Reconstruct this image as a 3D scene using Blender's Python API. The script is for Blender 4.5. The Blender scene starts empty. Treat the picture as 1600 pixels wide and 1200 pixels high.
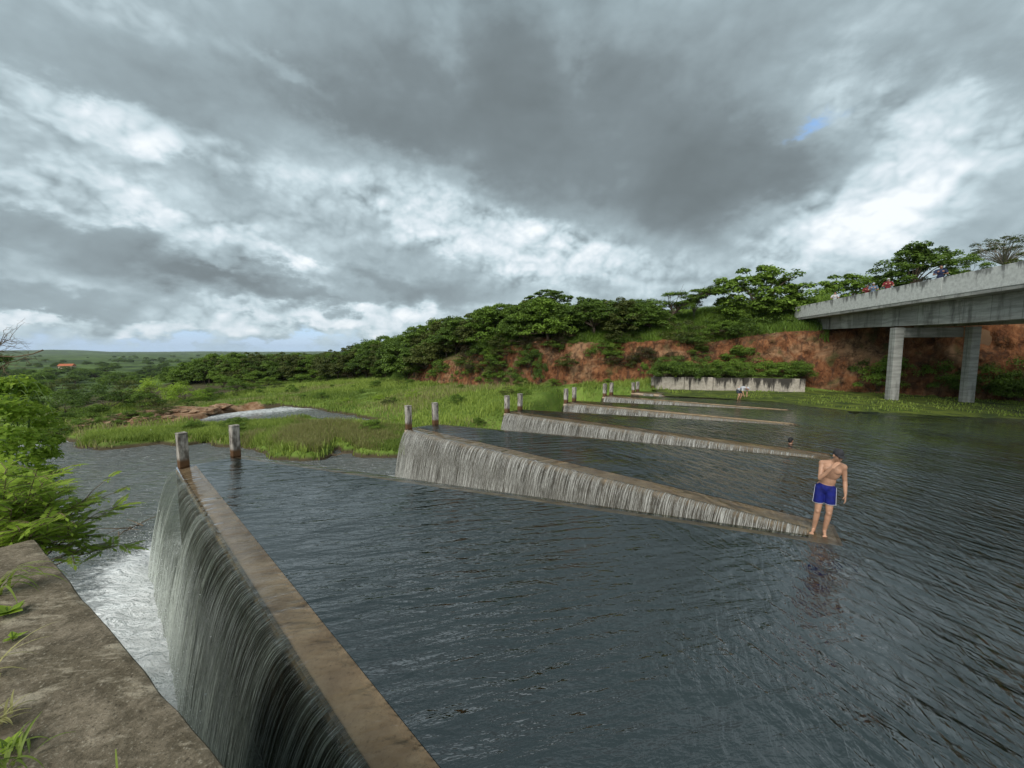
import bpy, bmesh, math, random
import numpy as np
from mathutils import Vector, Matrix, noise as mnoise
from mathutils.geometry import tessellate_polygon

R = math.radians
random.seed(7)
rng = np.random.default_rng(11)
scene = bpy.context.scene
COL = scene.collection

# ------------------------------------------------------------------ camera
F, CAMH, HY = 610.0, 3.65, 548.0            # focal length in photo pixels, eye height over the weir crest, horizon row
PITCH = math.atan((600 - HY) / F)
cam_d = bpy.data.cameras.new('camera')
cam_d.sensor_width = 36
cam_d.lens = 36 * F / 1600
cam_d.clip_start, cam_d.clip_end = 0.05, 20000
cam = bpy.data.objects.new('camera', cam_d)
cam.location = (0, 0, CAMH)
cam.rotation_euler = (math.pi / 2 - PITCH, 0, 0)
COL.objects.link(cam)
scene.camera = cam


def ray(px, py):
    xc, yc = (px - 800) / F, (600 - py) / F
    return np.array([xc, math.cos(PITCH) + yc * math.sin(PITCH), -math.sin(PITCH) + yc * math.cos(PITCH)])


def at_z(px, py, z):
    r = ray(px, py)
    return np.array([0, 0, CAMH]) + r * ((z - CAMH) / r[2])


def at_Y(px, py, Y):
    r = ray(px, py)
    return np.array([0, 0, CAMH]) + r * (Y / r[1])


def proj(x, y, z):
    z = z - CAMH
    d = y * math.cos(PITCH) - z * math.sin(PITCH)
    u = y * math.sin(PITCH) + z * math.cos(PITCH)
    return 800 + F * x / d, 600 - F * u / d


UX = np.array([-math.sin(R(58.4)), math.cos(R(58.4))])      # downstream direction
VX = np.array([math.cos(R(58.4)), math.sin(R(58.4))])       # across the spillway, away from the viewer


def W(u, v):
    return np.array([u * UX[0] + v * VX[0], u * UX[1] + v * VX[1]])


def UV(x, y):
    return x * UX[0] + y * UX[1], x * VX[0] + y * VX[1]


# ------------------------------------------------------------------ objects
def tag(o, label=None, cat=None, group=None, kind=None):
    if label: o['label'] = label
    if cat: o['category'] = cat
    if group: o['group'] = group
    if kind: o['kind'] = kind
    return o


def empty(name, loc=(0, 0, 0), rz=0.0):
    o = bpy.data.objects.new(name, None)
    o.empty_display_size = 0.2
    o.location = [float(a) for a in loc]
    o.rotation_euler = (0, 0, rz)
    COL.objects.link(o)
    return o


def mesh_np(name, verts, faces, smooth=False):
    """faces: (n,k) array or list of tuples"""
    me = bpy.data.meshes.new(name)
    verts = np.asarray(verts, dtype=np.float32)
    if isinstance(faces, np.ndarray):
        n, k = faces.shape
        me.vertices.add(len(verts))
        me.vertices.foreach_set('co', verts.ravel())
        me.loops.add(n * k)
        me.loops.foreach_set('vertex_index', faces.astype(np.int32).ravel())
        me.polygons.add(n)
        me.polygons.foreach_set('loop_start', np.arange(0, n * k, k, dtype=np.int32))
        me.update(calc_edges=True)
    else:
        me.from_pydata([tuple(map(float, v)) for v in verts], [], [tuple(int(i) for i in f) for f in faces])
        me.update()
    me.validate()
    if smooth:
        me.polygons.foreach_set('use_smooth', np.ones(len(me.polygons), dtype=bool))
    return me


def link(name, me, mat=None, parent=None):
    if mat is not None and len(me.materials) == 0:
        me.materials.append(mat)
    o = bpy.data.objects.new(name, me)
    COL.objects.link(o)
    if parent is not None:
        o.parent = parent
    return o


def vattr(me, name, vals):
    a = me.attributes.new(name, 'FLOAT', 'POINT')
    a.data.foreach_set('value', np.asarray(vals, dtype=np.float32))


def copy_tree(root, loc, rz=0.0, sc=1.0):
    c = root.copy()
    COL.objects.link(c)
    for k in [k for k in c.keys() if k in ('label', 'group', 'category')]:
        pass
    c.location = [float(a) for a in loc]
    c.rotation_euler = (0, 0, rz)
    c.scale = (sc, sc, sc) if not hasattr(sc, '__len__') else sc
    for ch in list(root.children):
        d = ch.copy()
        COL.objects.link(d)
        d.parent = c
    return c


class MB:
    """collects shapes into one mesh"""
    def __init__(self):
        self.v, self.f = [], []

    def add(self, vs, fs):
        b = len(self.v)
        self.v += [tuple(float(c) for c in p) for p in vs]
        self.f += [tuple(b + i for i in f) for f in fs]

    def box(self, c, size, rz=0.0):
        sx, sy, sz = [s / 2 for s in size]
        cs, sn = math.cos(rz), math.sin(rz)
        vs = []
        for dz in (-sz, sz):
            for dx, dy in ((-sx, -sy), (sx, -sy), (sx, sy), (-sx, sy)):
                vs.append((c[0] + dx * cs - dy * sn, c[1] + dx * sn + dy * cs, c[2] + dz))
        self.add(vs, [(3, 2, 1, 0), (4, 5, 6, 7), (0, 1, 5, 4), (1, 2, 6, 5), (2, 3, 7, 6), (3, 0, 4, 7)])

    def tube(self, pts, radii, n=6, cap=True):
        pts = [Vector(p) for p in pts]
        if not hasattr(radii, '__len__'):
            radii = [radii] * len(pts)
        vs, fs = [], []
        prev = None
        for i, p in enumerate(pts):
            t = (pts[min(i + 1, len(pts) - 1)] - pts[max(i - 1, 0)])
            if t.length < 1e-9: t = Vector((0, 0, 1))
            t.normalize()
            a = prev if prev is not None else (Vector((1, 0, 0)) if abs(t.x) < 0.8 else Vector((0, 1, 0)))
            a = (a - t * a.dot(t)).normalized()
            prev = a
            b = t.cross(a)
            for k in range(n):
                th = 2 * math.pi * k / n
                q = p + (a * math.cos(th) + b * math.sin(th)) * radii[i]
                vs.append(q)
        for i in range(len(pts) - 1):
            for k in range(n):
                k2 = (k + 1) % n
                fs.append((i * n + k, i * n + k2, (i + 1) * n + k2, (i + 1) * n + k))
        if cap:
            fs.append(tuple(range(n))[::-1])
            fs.append(tuple((len(pts) - 1) * n + k for k in range(n)))
        self.add(vs, fs)

    def mesh(self, name, smooth=False):
        return mesh_np(name, self.v, self.f, smooth)

    def build(self, name, mat, parent=None, smooth=False, bevel=0.0):
        me = self.mesh(name, smooth)
        if bevel > 0:
            bm = bmesh.new(); bm.from_mesh(me)
            bmesh.ops.bevel(bm, geom=list(bm.edges), offset=bevel, segments=2, affect='EDGES', profile=0.6)
            bm.to_mesh(me); bm.free()
        return link(name, me, mat, parent)


# ------------------------------------------------------------------ numpy noise
def _hash(ix, iy, iz):
    n = (ix * 374761393 + iy * 668265263 + iz * 2147483647 + 1274126177) & 0xFFFFFFFF
    n = ((n ^ (n >> 13)) * 1274126177) & 0xFFFFFFFF
    n = (n ^ (n >> 16)) & 0xFFFFFFFF
    return n.astype(np.float64) / 4294967295.0


def vnoise(x, y, z=0.0):
    x, y, z = np.broadcast_arrays(np.asarray(x, float), np.asarray(y, float), np.asarray(z, float))
    ix, iy, iz = np.floor(x).astype(np.int64), np.floor(y).astype(np.int64), np.floor(z).astype(np.int64)
    fx, fy, fz = x - ix, y - iy, z - iz
    fx, fy, fz = [t * t * (3 - 2 * t) for t in (fx, fy, fz)]
    r = 0
    for dx in (0, 1):
        for dy in (0, 1):
            for dz in (0, 1):
                w = (fx if dx else 1 - fx) * (fy if dy else 1 - fy) * (fz if dz else 1 - fz)
                r = r + w * _hash(ix + dx, iy + dy, iz + dz)
    return r * 2 - 1


def fbm(x, y, z=0.0, o=4):
    r, a, s = 0, 0.5, 1.0
    for i in range(o):
        r = r + a * vnoise(x * s + 17.3 * i, y * s - 9.1 * i, z * s + 3.7 * i)
        a *= 0.5; s *= 2.03
    return r


def ss(a, b, x):
    t = np.clip((np.asarray(x, float) - a) / (b - a), 0, 1)
    return t * t * (3 - 2 * t)


def seg_dist(px, py, poly, closed=False):
    """distance, segment index, param to a polyline (vectorised)"""
    poly = np.asarray(poly, float)
    best = np.full(np.shape(px), 1e18); bi = np.zeros(np.shape(px), int); bt = np.zeros(np.shape(px))
    side = np.zeros(np.shape(px))
    n = len(poly) - (0 if closed else 1)
    for i in range(n):
        a, b = poly[i, :2], poly[(i + 1) % len(poly), :2]
        d = b - a
        t = np.clip(((px - a[0]) * d[0] + (py - a[1]) * d[1]) / (d @ d), 0, 1)
        dd = np.hypot(px - a[0] - t * d[0], py - a[1] - t * d[1])
        m = dd < best
        best = np.where(m, dd, best); bi = np.where(m, i, bi); bt = np.where(m, t, bt)
        side = np.where(m, d[0] * (py - a[1]) - d[1] * (px - a[0]), side)
    return best, bi, bt, side


def inside(px, py, poly):
    poly = np.asarray(poly, float)
    r = np.zeros(np.shape(px), bool)
    n = len(poly)
    for i in range(n):
        x1, y1 = poly[i, :2]; x2, y2 = poly[(i + 1) % n, :2]
        if y1 == y2: continue
        c = ((y1 > py) != (y2 > py)) & (px < (x2 - x1) * (py - y1) / (y2 - y1) + x1)
        r ^= c
    return r


def sdf_poly(px, py, poly):
    d = seg_dist(px, py, poly, True)[0]
    return np.where(inside(px, py, poly), -d, d)


# ------------------------------------------------------------------ material helpers
class NT:
    def __init__(self, mat):
        mat.use_nodes = True
        self.t = mat.node_tree
        self.t.nodes.clear()

    def n(self, typ, **kw):
        nd = self.t.nodes.new(typ)
        for k, v in kw.items():
            if k.startswith('_'):
                setattr(nd, k[1:], v)
        return nd

    def set(self, sock, v):
        if isinstance(v, bpy.types.NodeSocket):
            self.t.links.new(v, sock)
        elif v is not None:
            if sock.type == 'RGBA' and hasattr(v, '__len__') and len(v) == 3:
                v = (*v, 1)
            sock.default_value = v

    def math(self, op, a, b=None, c=None, clamp=False):
        nd = self.n('ShaderNodeMath', _operation=op, _use_clamp=clamp)
        self.set(nd.inputs[0], a)
        if b is not None: self.set(nd.inputs[1], b)
        if c is not None: self.set(nd.inputs[2], c)
        return nd.outputs[0]

    def vmath(self, op, a, b=None, s=None):
        nd = self.n('ShaderNodeVectorMath', _operation=op)
        self.set(nd.inputs[0], a)
        if b is not None: self.set(nd.inputs[1], b)
        if s is not None: self.set(nd.inputs['Scale'], s)
        return nd.outputs['Value'] if op in ('DOT_PRODUCT', 'LENGTH', 'DISTANCE') else nd.outputs[0]

    def noise(self, vec, scale=1.0, detail=4, rough=0.5, dist=0.0, color=False):
        nd = self.n('ShaderNodeTexNoise')
        if vec is not None: self.set(nd.inputs['Vector'], vec)
        self.set(nd.inputs['Scale'], scale); self.set(nd.inputs['Detail'], detail)
        self.set(nd.inputs['Roughness'], rough); self.set(nd.inputs['Distortion'], dist)
        return nd.outputs['Color' if color else 'Fac']

    def maprange(self, v, a, b, c=0.0, d=1.0, smooth=True):
        nd = self.n('ShaderNodeMapRange', _interpolation_type='SMOOTHSTEP' if smooth else 'LINEAR')
        self.set(nd.inputs['Value'], v)
        for k, q in zip(('From Min', 'From Max', 'To Min', 'To Max'), (a, b, c, d)):
            self.set(nd.inputs[k], q)
        return nd.outputs['Result']

    def mix(self, f, a, b, mode='MIX'):
        nd = self.n('ShaderNodeMix', _data_type='RGBA', _blend_type=mode)
        self.set(nd.inputs[0], f); self.set(nd.inputs[6], a); self.set(nd.inputs[7], b)
        return nd.outputs[2]

    def ramp(self, v, stops):
        nd = self.n('ShaderNodeValToRGB')
        cr = nd.color_ramp
        while len(cr.elements) < len(stops): cr.elements.new(0.5)
        for e, (p, c) in zip(cr.elements, stops):
            e.position = p; e.color = (*c, 1)
        self.set(nd.inputs[0], v)
        return nd.outputs[0]

    def mapping(self, vec, rot=(0, 0, 0), scale=(1, 1, 1), loc=(0, 0, 0)):
        nd = self.n('ShaderNodeMapping')
        self.set(nd.inputs['Vector'], vec)
        nd.inputs['Rotation'].default_value = rot
        nd.inputs['Scale'].default_value = scale
        nd.inputs['Location'].default_value = loc
        return nd.outputs[0]

    def pos(self):
        return self.n('ShaderNodeNewGeometry').outputs['Position']

    def obj(self):
        return self.n('ShaderNodeTexCoord').outputs['Object']

    def attr(self, name):
        return self.n('ShaderNodeAttribute', _attribute_name=name).outputs['Fac']

    def bump(self, h, strength=0.5, dist=0.02, normal=None):
        nd = self.n('ShaderNodeBump')
        self.set(nd.inputs['Height'], h); self.set(nd.inputs['Strength'], strength); self.set(nd.inputs['Distance'], dist)
        if normal is not None: self.set(nd.inputs['Normal'], normal)
        return nd.outputs[0]

    def bsdf(self, color, rough=0.8, normal=None, spec=0.4, **kw):
        nd = self.n('ShaderNodeBsdfPrincipled')
        self.set(nd.inputs['Base Color'], color); self.set(nd.inputs['Roughness'], rough)
        self.set(nd.inputs['Specular IOR Level'], spec)
        if normal is not None: self.set(nd.inputs['Normal'], normal)
        for k, v in kw.items():
            self.set(nd.inputs[k.replace('_', ' ')], v)
        return nd.outputs[0]

    def out(self, s):
        nd = self.n('ShaderNodeOutputMaterial')
        self.t.links.new(s, nd.inputs['Surface'])

    def mixsh(self, f, a, b):
        nd = self.n('ShaderNodeMixShader')
        self.set(nd.inputs[0], f)
        self.t.links.new(a, nd.inputs[1]); self.t.links.new(b, nd.inputs[2])
        return nd.outputs[0]


def mat_new(name):
    m = bpy.data.materials.new(name)
    return m, NT(m)


def plain(name, col, rough=0.7, var=0.15, scale=8, spec=0.3):
    m, t = mat_new(name)
    nz = t.noise(t.obj(), scale, 4)
    c = t.mix(t.maprange(nz, 0.3, 0.7), tuple(x * (1 - var) for x in col), tuple(min(1, x * (1 + var)) for x in col))
    t.out(t.bsdf(c, rough, spec=spec))
    return m


def leaf_mat(name, dark, light, trans=0.25, rough=0.55):
    m, t = mat_new(name)
    a = t.attr('tint')
    r = t.n('ShaderNodeObjectInfo').outputs['Random']
    f = t.math('ADD', t.math('MULTIPLY', a, 0.75), t.math('MULTIPLY', r, 0.35))
    c = t.mix(f, dark, light)
    d = t.bsdf(c, rough, spec=0.25)
    tr = t.n('ShaderNodeBsdfTranslucent'); t.set(tr.inputs[0], t.mix(0.5, c, light))
    t.out(t.mixsh(trans, d, tr.outputs[0]))
    return m


M = {}
M['leaf_dark'] = leaf_mat('leaf_dark', (0.02, 0.043, 0.008), (0.15, 0.24, 0.034))
M['leaf_mid'] = leaf_mat('leaf_mid', (0.035, 0.075, 0.010), (0.20, 0.31, 0.040))
M['leaf_olive'] = leaf_mat('leaf_olive', (0.035, 0.05, 0.013), (0.14, 0.165, 0.035))
M['leaf_brown'] = leaf_mat('leaf_brown', (0.035, 0.03, 0.014), (0.09, 0.075, 0.035))
M['leaf_fresh'] = leaf_mat('leaf_fresh', (0.12, 0.22, 0.022), (0.42, 0.56, 0.075), 0.5)
M['grass'] = leaf_mat('grass_blades', (0.055, 0.105, 0.016), (0.33, 0.42, 0.085), 0.45)
M['grass_dry'] = leaf_mat('grass_dry', (0.16, 0.16, 0.05), (0.42, 0.40, 0.17), 0.45)
M['bark'] = plain('bark', (0.10, 0.075, 0.055), 0.9, 0.35, 12)
M['bark_pale'] = plain('bark_pale', (0.22, 0.19, 0.16), 0.9, 0.3, 12)


def concrete_mat(name, base, dark, light, scale=1.0, streak=True, bump=0.3):
    m, t = mat_new(name)
    P = t.obj()
    n1 = t.noise(t.mapping(P, scale=(1.2 * scale,) * 3), 1, 8, 0.65)
    c = t.mix(t.maprange(n1, 0.35, 0.7), base, light)
    if streak:
        n2 = t.noise(t.mapping(P, scale=(5 * scale, 5 * scale, 0.35 * scale)), 1, 6, 0.65)
        c = t.mix(t.maprange(n2, 0.5, 0.72), c, dark)
    n3 = t.noise(P, 14 * scale, 6, 0.7)
    c = t.mix(t.maprange(n3, 0.45, 0.8, 0, 0.7), c, dark)
    t.out(t.bsdf(c, 0.9, t.bump(n3, bump, 0.02), spec=0.2))
    return m


# ------------------------------------------------------------------ world: nishita sky behind broken storm cloud
SUN_EL, SUN_AZ = R(42), R(-152)      # the sun, veiled by cloud; azimuth measured from +Y towards +X
w = bpy.data.worlds.new('World')
scene.world = w
w.use_nodes = True
wt = NT.__new__(NT); wt.t = w.node_tree; wt.t.nodes.clear()


def build_world():
    t = wt
    sky = t.n('ShaderNodeTexSky', _sky_type='NISHITA')
    sky.sun_disc = False
    sky.sun_elevation = SUN_EL
    sky.sun_rotation = SUN_AZ
    sky.air_density = 1.0; sky.dust_density = 0.6; sky.ozone_density = 1.5
    D = t.n('ShaderNodeTexCoord').outputs['Generated']
    sep = t.n('ShaderNodeSeparateXYZ'); t.set(sep.inputs[0], D)
    dz = sep.outputs[2]
    # warp for ragged edges
    wn = t.noise(t.mapping(D, scale=(1, 1, 1.6)), 4.0, 7, 0.55, color=True)
    warp = t.vmath('SCALE', t.vmath('SUBTRACT', wn, (0.5, 0.5, 0.5)), s=0.26)
    DW = t.vmath('ADD', D, warp)
    wn2 = t.noise(t.mapping(D, scale=(1, 1, 1.8)), 9.0, 8, 0.6, color=True)
    DW2 = t.vmath('ADD', D, t.vmath('SCALE', t.vmath('SUBTRACT', wn2, (0.5, 0.5, 0.5)), s=0.17))

    def blob(px, py, rx, ry, ang=0.0, src=None, sharp=1.0):
        c = Vector(ray(px, py)).normalized()
        e1 = Vector(ray(px + 1, py)) - Vector(ray(px - 1, py)); e1 = (e1 - c * e1.dot(c)).normalized()
        e2 = c.cross(e1)
        if e2.z < 0: e2 = -e2
        a = R(ang)
        f1 = e1 * math.cos(a) + e2 * math.sin(a)
        f2 = -e1 * math.sin(a) + e2 * math.cos(a)
        k = 1.0 / Vector(ray(px, py)).length
        qx, qy = rx / F * k, ry / F * k
        s = src or DW
        A = t.math('MULTIPLY', t.math('SUBTRACT', t.vmath('DOT_PRODUCT', s, tuple(f1)), 0.0), 1 / qx)
        B = t.math('MULTIPLY', t.vmath('DOT_PRODUCT', s, tuple(f2)), 1 / qy)
        q = t.math('ADD', t.math('MULTIPLY', A, A), t.math('MULTIPLY', B, B))
        if sharp != 1.0:
            q = t.math('POWER', q, sharp)
        return t.math('POWER', 2.71828, t.math('MULTIPLY', q, -1.0))

    def total(items, base):
        acc = base
        for wgt, args in items:
            acc = t.math('MULTIPLY_ADD', blob(*args), wgt, acc)
        return acc
    # brightness of the cloud deck
    big = t.noise(t.mapping(D, scale=(1, 1, 1.6)), 2.4, 4, 0.5, 0.2)
    DP = t.mapping(D, scale=(1, 1, 1.35))

    def billow(vec):
        """rounded cumulus heads: folded noise, large lobes carrying smaller ones"""
        acc = None
        for sc_, am in ((5.0, 1.0), (11.0, 0.50), (25.0, 0.26), (58.0, 0.13)):
            nn_ = t.math('ABSOLUTE', t.math('MULTIPLY_ADD', t.noise(vec, sc_, 0.6, 0.5, 0.0), 2.0, -1.0))
            acc = t.math('MULTIPLY', nn_, am) if acc is None else t.math('MULTIPLY_ADD', nn_, am, acc)
        return acc
    bv = billow(DP)
    bv2 = billow(t.vmath('ADD', DP, (-0.008, 0.0, 0.022)))
    soft = t.noise(DP, 5.0, 6, 0.5, 0.0)
    puff = t.math('MULTIPLY_ADD', bv, 0.75, t.math('MULTIPLY_ADD', soft, 0.5, 0.0))
    relief = t.math('SUBTRACT', bv, bv2)                # lit upper edges of the billows
    items = [
        (-0.28, (930, 240, 330, 160, -8, None, 1.5)),      # the dark belly over the middle
        (-0.15, (640, 120, 300, 130, 0, None, 1.3)),
        (-0.15, (1130, 290, 150, 80, 0, None, 1.4)),
        (-0.12, (480, 190, 330, 70, -12, None, 1.2)),
        (-0.10, (1230, 70, 330, 90, 0)),
        (-0.13, (1560, 110, 200, 60, 0, None, 1.3)),
        (-0.06, (60, 90, 180, 60, -15)),
        (-0.17, (210, 385, 260, 38, -14, DW2, 1.6)),        # flat grey shelf, left
        (-0.22, (520, 447, 250, 28, -4, DW2, 1.8)),
        (-0.16, (150, 480, 260, 22, -3, DW2, 1.6)),
        (-0.10, (640, 410, 120, 30, -10, DW2)),
        (-0.05, (1560, 340, 110, 160, 0)),
        (0.17, (690, 325, 240, 50, -22, DW2, 2.3)),        # the bright gap along the lower edge of the dark cloud
        (0.19, (800, 385, 190, 46, -14, DW2, 2.3)),
        (0.16, (960, 400, 200, 40, -4, DW2)),
        (0.18, (230, 215, 210, 36, -20, DW2, 2.3)),
        (0.16, (140, 310, 130, 36, -22, DW2, 2.3)),
        (0.18, (380, 395, 130, 30, -24, DW2, 2.3)),
        (0.16, (500, 425, 90, 18, -26, DW2, 2.3)),
        (0.24, (430, 490, 170, 20, -2, DW2, 2.3)),
        (0.22, (110, 505, 230, 12, -2, DW2, 2.3)),
        (0.20, (590, 498, 120, 18, 0, DW2, 2.3)),
        (0.17, (1390, 315, 105, 62, 10, DW2, 2.3)),        # white towering cloud, right
        (0.20, (1290, 360, 130, 60, 0, DW2, 2.3)),
        (0.26, (1350, 185, 170, 66, -8, DW2)),
        (0.14, (1530, 190, 120, 50, 0, DW2)),
        (0.10, (905, 110, 30, 90, 20, DW2)),
        (0.10, (700, 40, 30, 120, 0, DW2)),
        (0.10, (220, 30, 160, 30, -25, DW2)),
        (0.12, (450, 110, 60, 14, -45, DW2)),
    ]
    b = total(items, 0.50)
    b = t.math('ADD', b, t.math('MULTIPLY', t.math('SUBTRACT', big, 0.5), 0.22))
    # puffs crisp where it is bright, faint in the smooth dark belly
    bm = t.maprange(b, 0.36, 0.66, 0.10, 1.0)
    b = t.math('ADD', b, t.math('MULTIPLY', t.math('MULTIPLY', t.math('SUBTRACT', puff, 0.52), 0.62), bm))
    b = t.math('ADD', b, t.math('MULTIPLY', t.math('MULTIPLY', relief, 0.78), bm))
    col = t.ramp(b, [(0.0, (0.056, 0.067, 0.071)), (0.22, (0.088, 0.107, 0.116)), (0.40, (0.150, 0.187, 0.203)),
                     (0.58, (0.232, 0.282, 0.304)), (0.78, (0.312, 0.348, 0.372)), (1.0, (0.395, 0.416, 0.428))])
    # blue holes low on the left horizon and one up right
    hole = total([(0.95, (230, 532, 300, 11, 0, DW2, 1.4)), (0.9, (400, 535, 160, 13, 0, DW2, 1.4)), (1.0, (1266, 192, 26, 12, 20, DW2, 1.6))], 0.0)
    hp = t.maprange(puff, 0.45, 0.62, 1.0, 0.15)
    hole = t.math('MULTIPLY', hole, hp, clamp=True)
    skyc = t.mix(1.0, sky.outputs[0], (0.105, 0.105, 0.105), 'MULTIPLY')
    skyb = t.mix(0.7, skyc, (0.095, 0.19, 0.36))
    col = t.mix(hole, col, skyb)
    # a thin pale veil right at the horizon
    hz = t.maprange(dz, 0.0, 0.03, 0.5, 0.0)
    col = t.mix(hz, col, (0.27, 0.37, 0.48))
    # unseen sky overhead is darkened, added to dim reflections in the near water
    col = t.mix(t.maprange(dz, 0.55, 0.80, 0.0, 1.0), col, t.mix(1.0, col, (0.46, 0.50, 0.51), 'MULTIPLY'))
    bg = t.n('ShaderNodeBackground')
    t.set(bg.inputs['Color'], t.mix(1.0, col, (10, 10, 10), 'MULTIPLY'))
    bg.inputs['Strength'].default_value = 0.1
    o = t.n('ShaderNodeOutputWorld')
    t.t.links.new(bg.outputs[0], o.inputs[0])


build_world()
sun_d = bpy.data.lights.new('sun', 'SUN')
sun_d.energy = 1.5
sun_d.angle = R(40)
sun_d.color = (1.0, 0.96, 0.9)
sun = bpy.data.objects.new('sun', sun_d)
sv = Vector((math.sin(SUN_AZ) * math.cos(SUN_EL), math.cos(SUN_AZ) * math.cos(SUN_EL), math.sin(SUN_EL)))
sun.rotation_euler = sv.to_track_quat('Z', 'Y').to_euler()
sun.location = (0, 0, 60)
COL.objects.link(sun)
scene.view_settings.view_transform = 'Standard'
scene.view_settings.look = 'None'
scene.view_settings.exposure = 1.3
scene.view_settings.gamma = 1.0
scene.cycles.max_bounces = 6
scene.cycles.transparent_max_bounces = 16
scene.cycles.use_denoising = True

# ------------------------------------------------------------------ weir plan (outer, downstream edge of the crest), z = 0
def pxz(px, py): return at_z(px, py, 0.0)[:2]


CY = []          # per cycle: start, near apex, far apex, end   (world xy)
CY.append([W(-3.6, 0.62), W(15.5, 4.75), W(15.5, 6.55), W(-1.15, 9.62)])
CY.append([W(-1.15, 9.98), W(14.0, 12.95), W(13.55, 14.7), W(-2.0, 16.85)])
CY.append([W(-2.0, 17.15), pxz(787, 643), pxz(812, 638), pxz(1262, 664)])
CY.append([pxz(1266, 665.5), pxz(880, 628.5), pxz(896, 625), pxz(1246, 641)])
CY.append([pxz(1252, 642.5), pxz(941, 618), pxz(954, 615.5), pxz(1240, 628.5)])
CY.append([pxz(1246, 630), pxz(986, 612), pxz(995, 610.2), pxz(1150, 616)])
CREST = [p for c in CY for p in c]
CREST.append(pxz(1142, 616.0))
CREST.append(pxz(1018, 607.0))
CREST = np.array(CREST)


def offset_poly(poly, d):
    """mitred offset, positive = to the right of travel (upstream/reservoir side)"""
    poly = np.asarray(poly, float)
    out = []
    for i in range(len(poly)):
        ns = []
        for a, b in ((i - 1, i), (i, i + 1)):
            if a < 0 or b >= len(poly): continue
            e = poly[b] - poly[a]; e = e / np.linalg.norm(e)
            ns.append(np.array([e[1], -e[0]]))
        n = sum(ns) / len(ns)
        n = n / max(np.linalg.norm(n), 1e-6)
        k = 1.0 / max(n @ ns[0], 0.35)
        out.append(poly[i] + n * d * min(k, 1.8))
    return np.array(out)


# travel direction: near crest runs downstream then back; reservoir lies to the right of travel
CRW = 0.46
CREST_IN = offset_poly(CREST, CRW)

# ------------------------------------------------------------------ terrain
# foot line of the hill / cliff: x, y, foot z, cliff top z, further rise
FOOT = np.array([
    (-120, 98, -6.0, -5.8, 0.5), (-75, 86, -4.2, -3.8, 1.0), (-58, 79, -3.0, -2.6, 2.5), (-40, 77, -2.6, -1.8, 3.5),
    (-24, 71, -1.9, 0.0, 4.5), (-12, 58, -1.3, 2.4, 5.0), (-3, 48, -0.9, 4.2, 4.5), (4, 45, -0.4, 4.7, 4.2),
    (12, 41.5, 0.2, 4.9, 4.2), (19, 40, 0.9, 5.2, 4.4), (26.3, 37.3, 0.4, 5.7, 5.0), (30, 34.5, 0.0, 6.3, 5.0),
    (35, 29, 0.0, 6.6, 6.0), (42, 22, 0.0, 7.0, 6.0), (62, 4, 0.0, 7.0, 6.0), (110, -40, 0.0, 7.0, 6.0)])
ISLAND = np.array([at_z(px, py, -2.9)[:2] for px, py in
                   [(118, 697), (135, 687), (190, 683), (260, 676), (330, 669), (400, 665), (470, 664), (540, 674), (600, 675), (640, 678),
                    (640, 700), (617, 712), (560, 709), (525, 693), (500, 716), (455, 715), (400, 701), (320, 692), (250, 692), (180, 698)]])
WATER_A = np.array([at_z(px, py, -2.9)[:2] for px, py in
                    [(-30, 705), (40, 687), (78, 683), (118, 684), (130, 690), (180, 690), (300, 686), (450, 690), (640, 690)]]
                   + [W(16.0, 30), W(11, 38), W(9, 40), W(-4, 40), W(-6, 0.7), W(9.0, 0.5), W(16, 1.2), W(27, 3.2)])
WATER_B = np.array([at_z(px, py, -2.9)[:2] for px, py in
                    [(322, 651), (345, 640), (385, 634), (440, 632), (490, 637), (560, 648), (640, 656), (660, 664), (600, 669), (540, 667),
                     (480, 654), (430, 660), (370, 662), (300, 668), (300, 660)]])
RES = np.vstack([CREST, [(13.6, 38.6), (20, 38.4), (26.2, 36.4), (30, 33.6), (35, 28), (42, 21), (62, 3), (110, -41), (60, -80)], [W(-70, 0.62)]])


def lerp(a, b, t): return a + (b - a) * t


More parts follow.
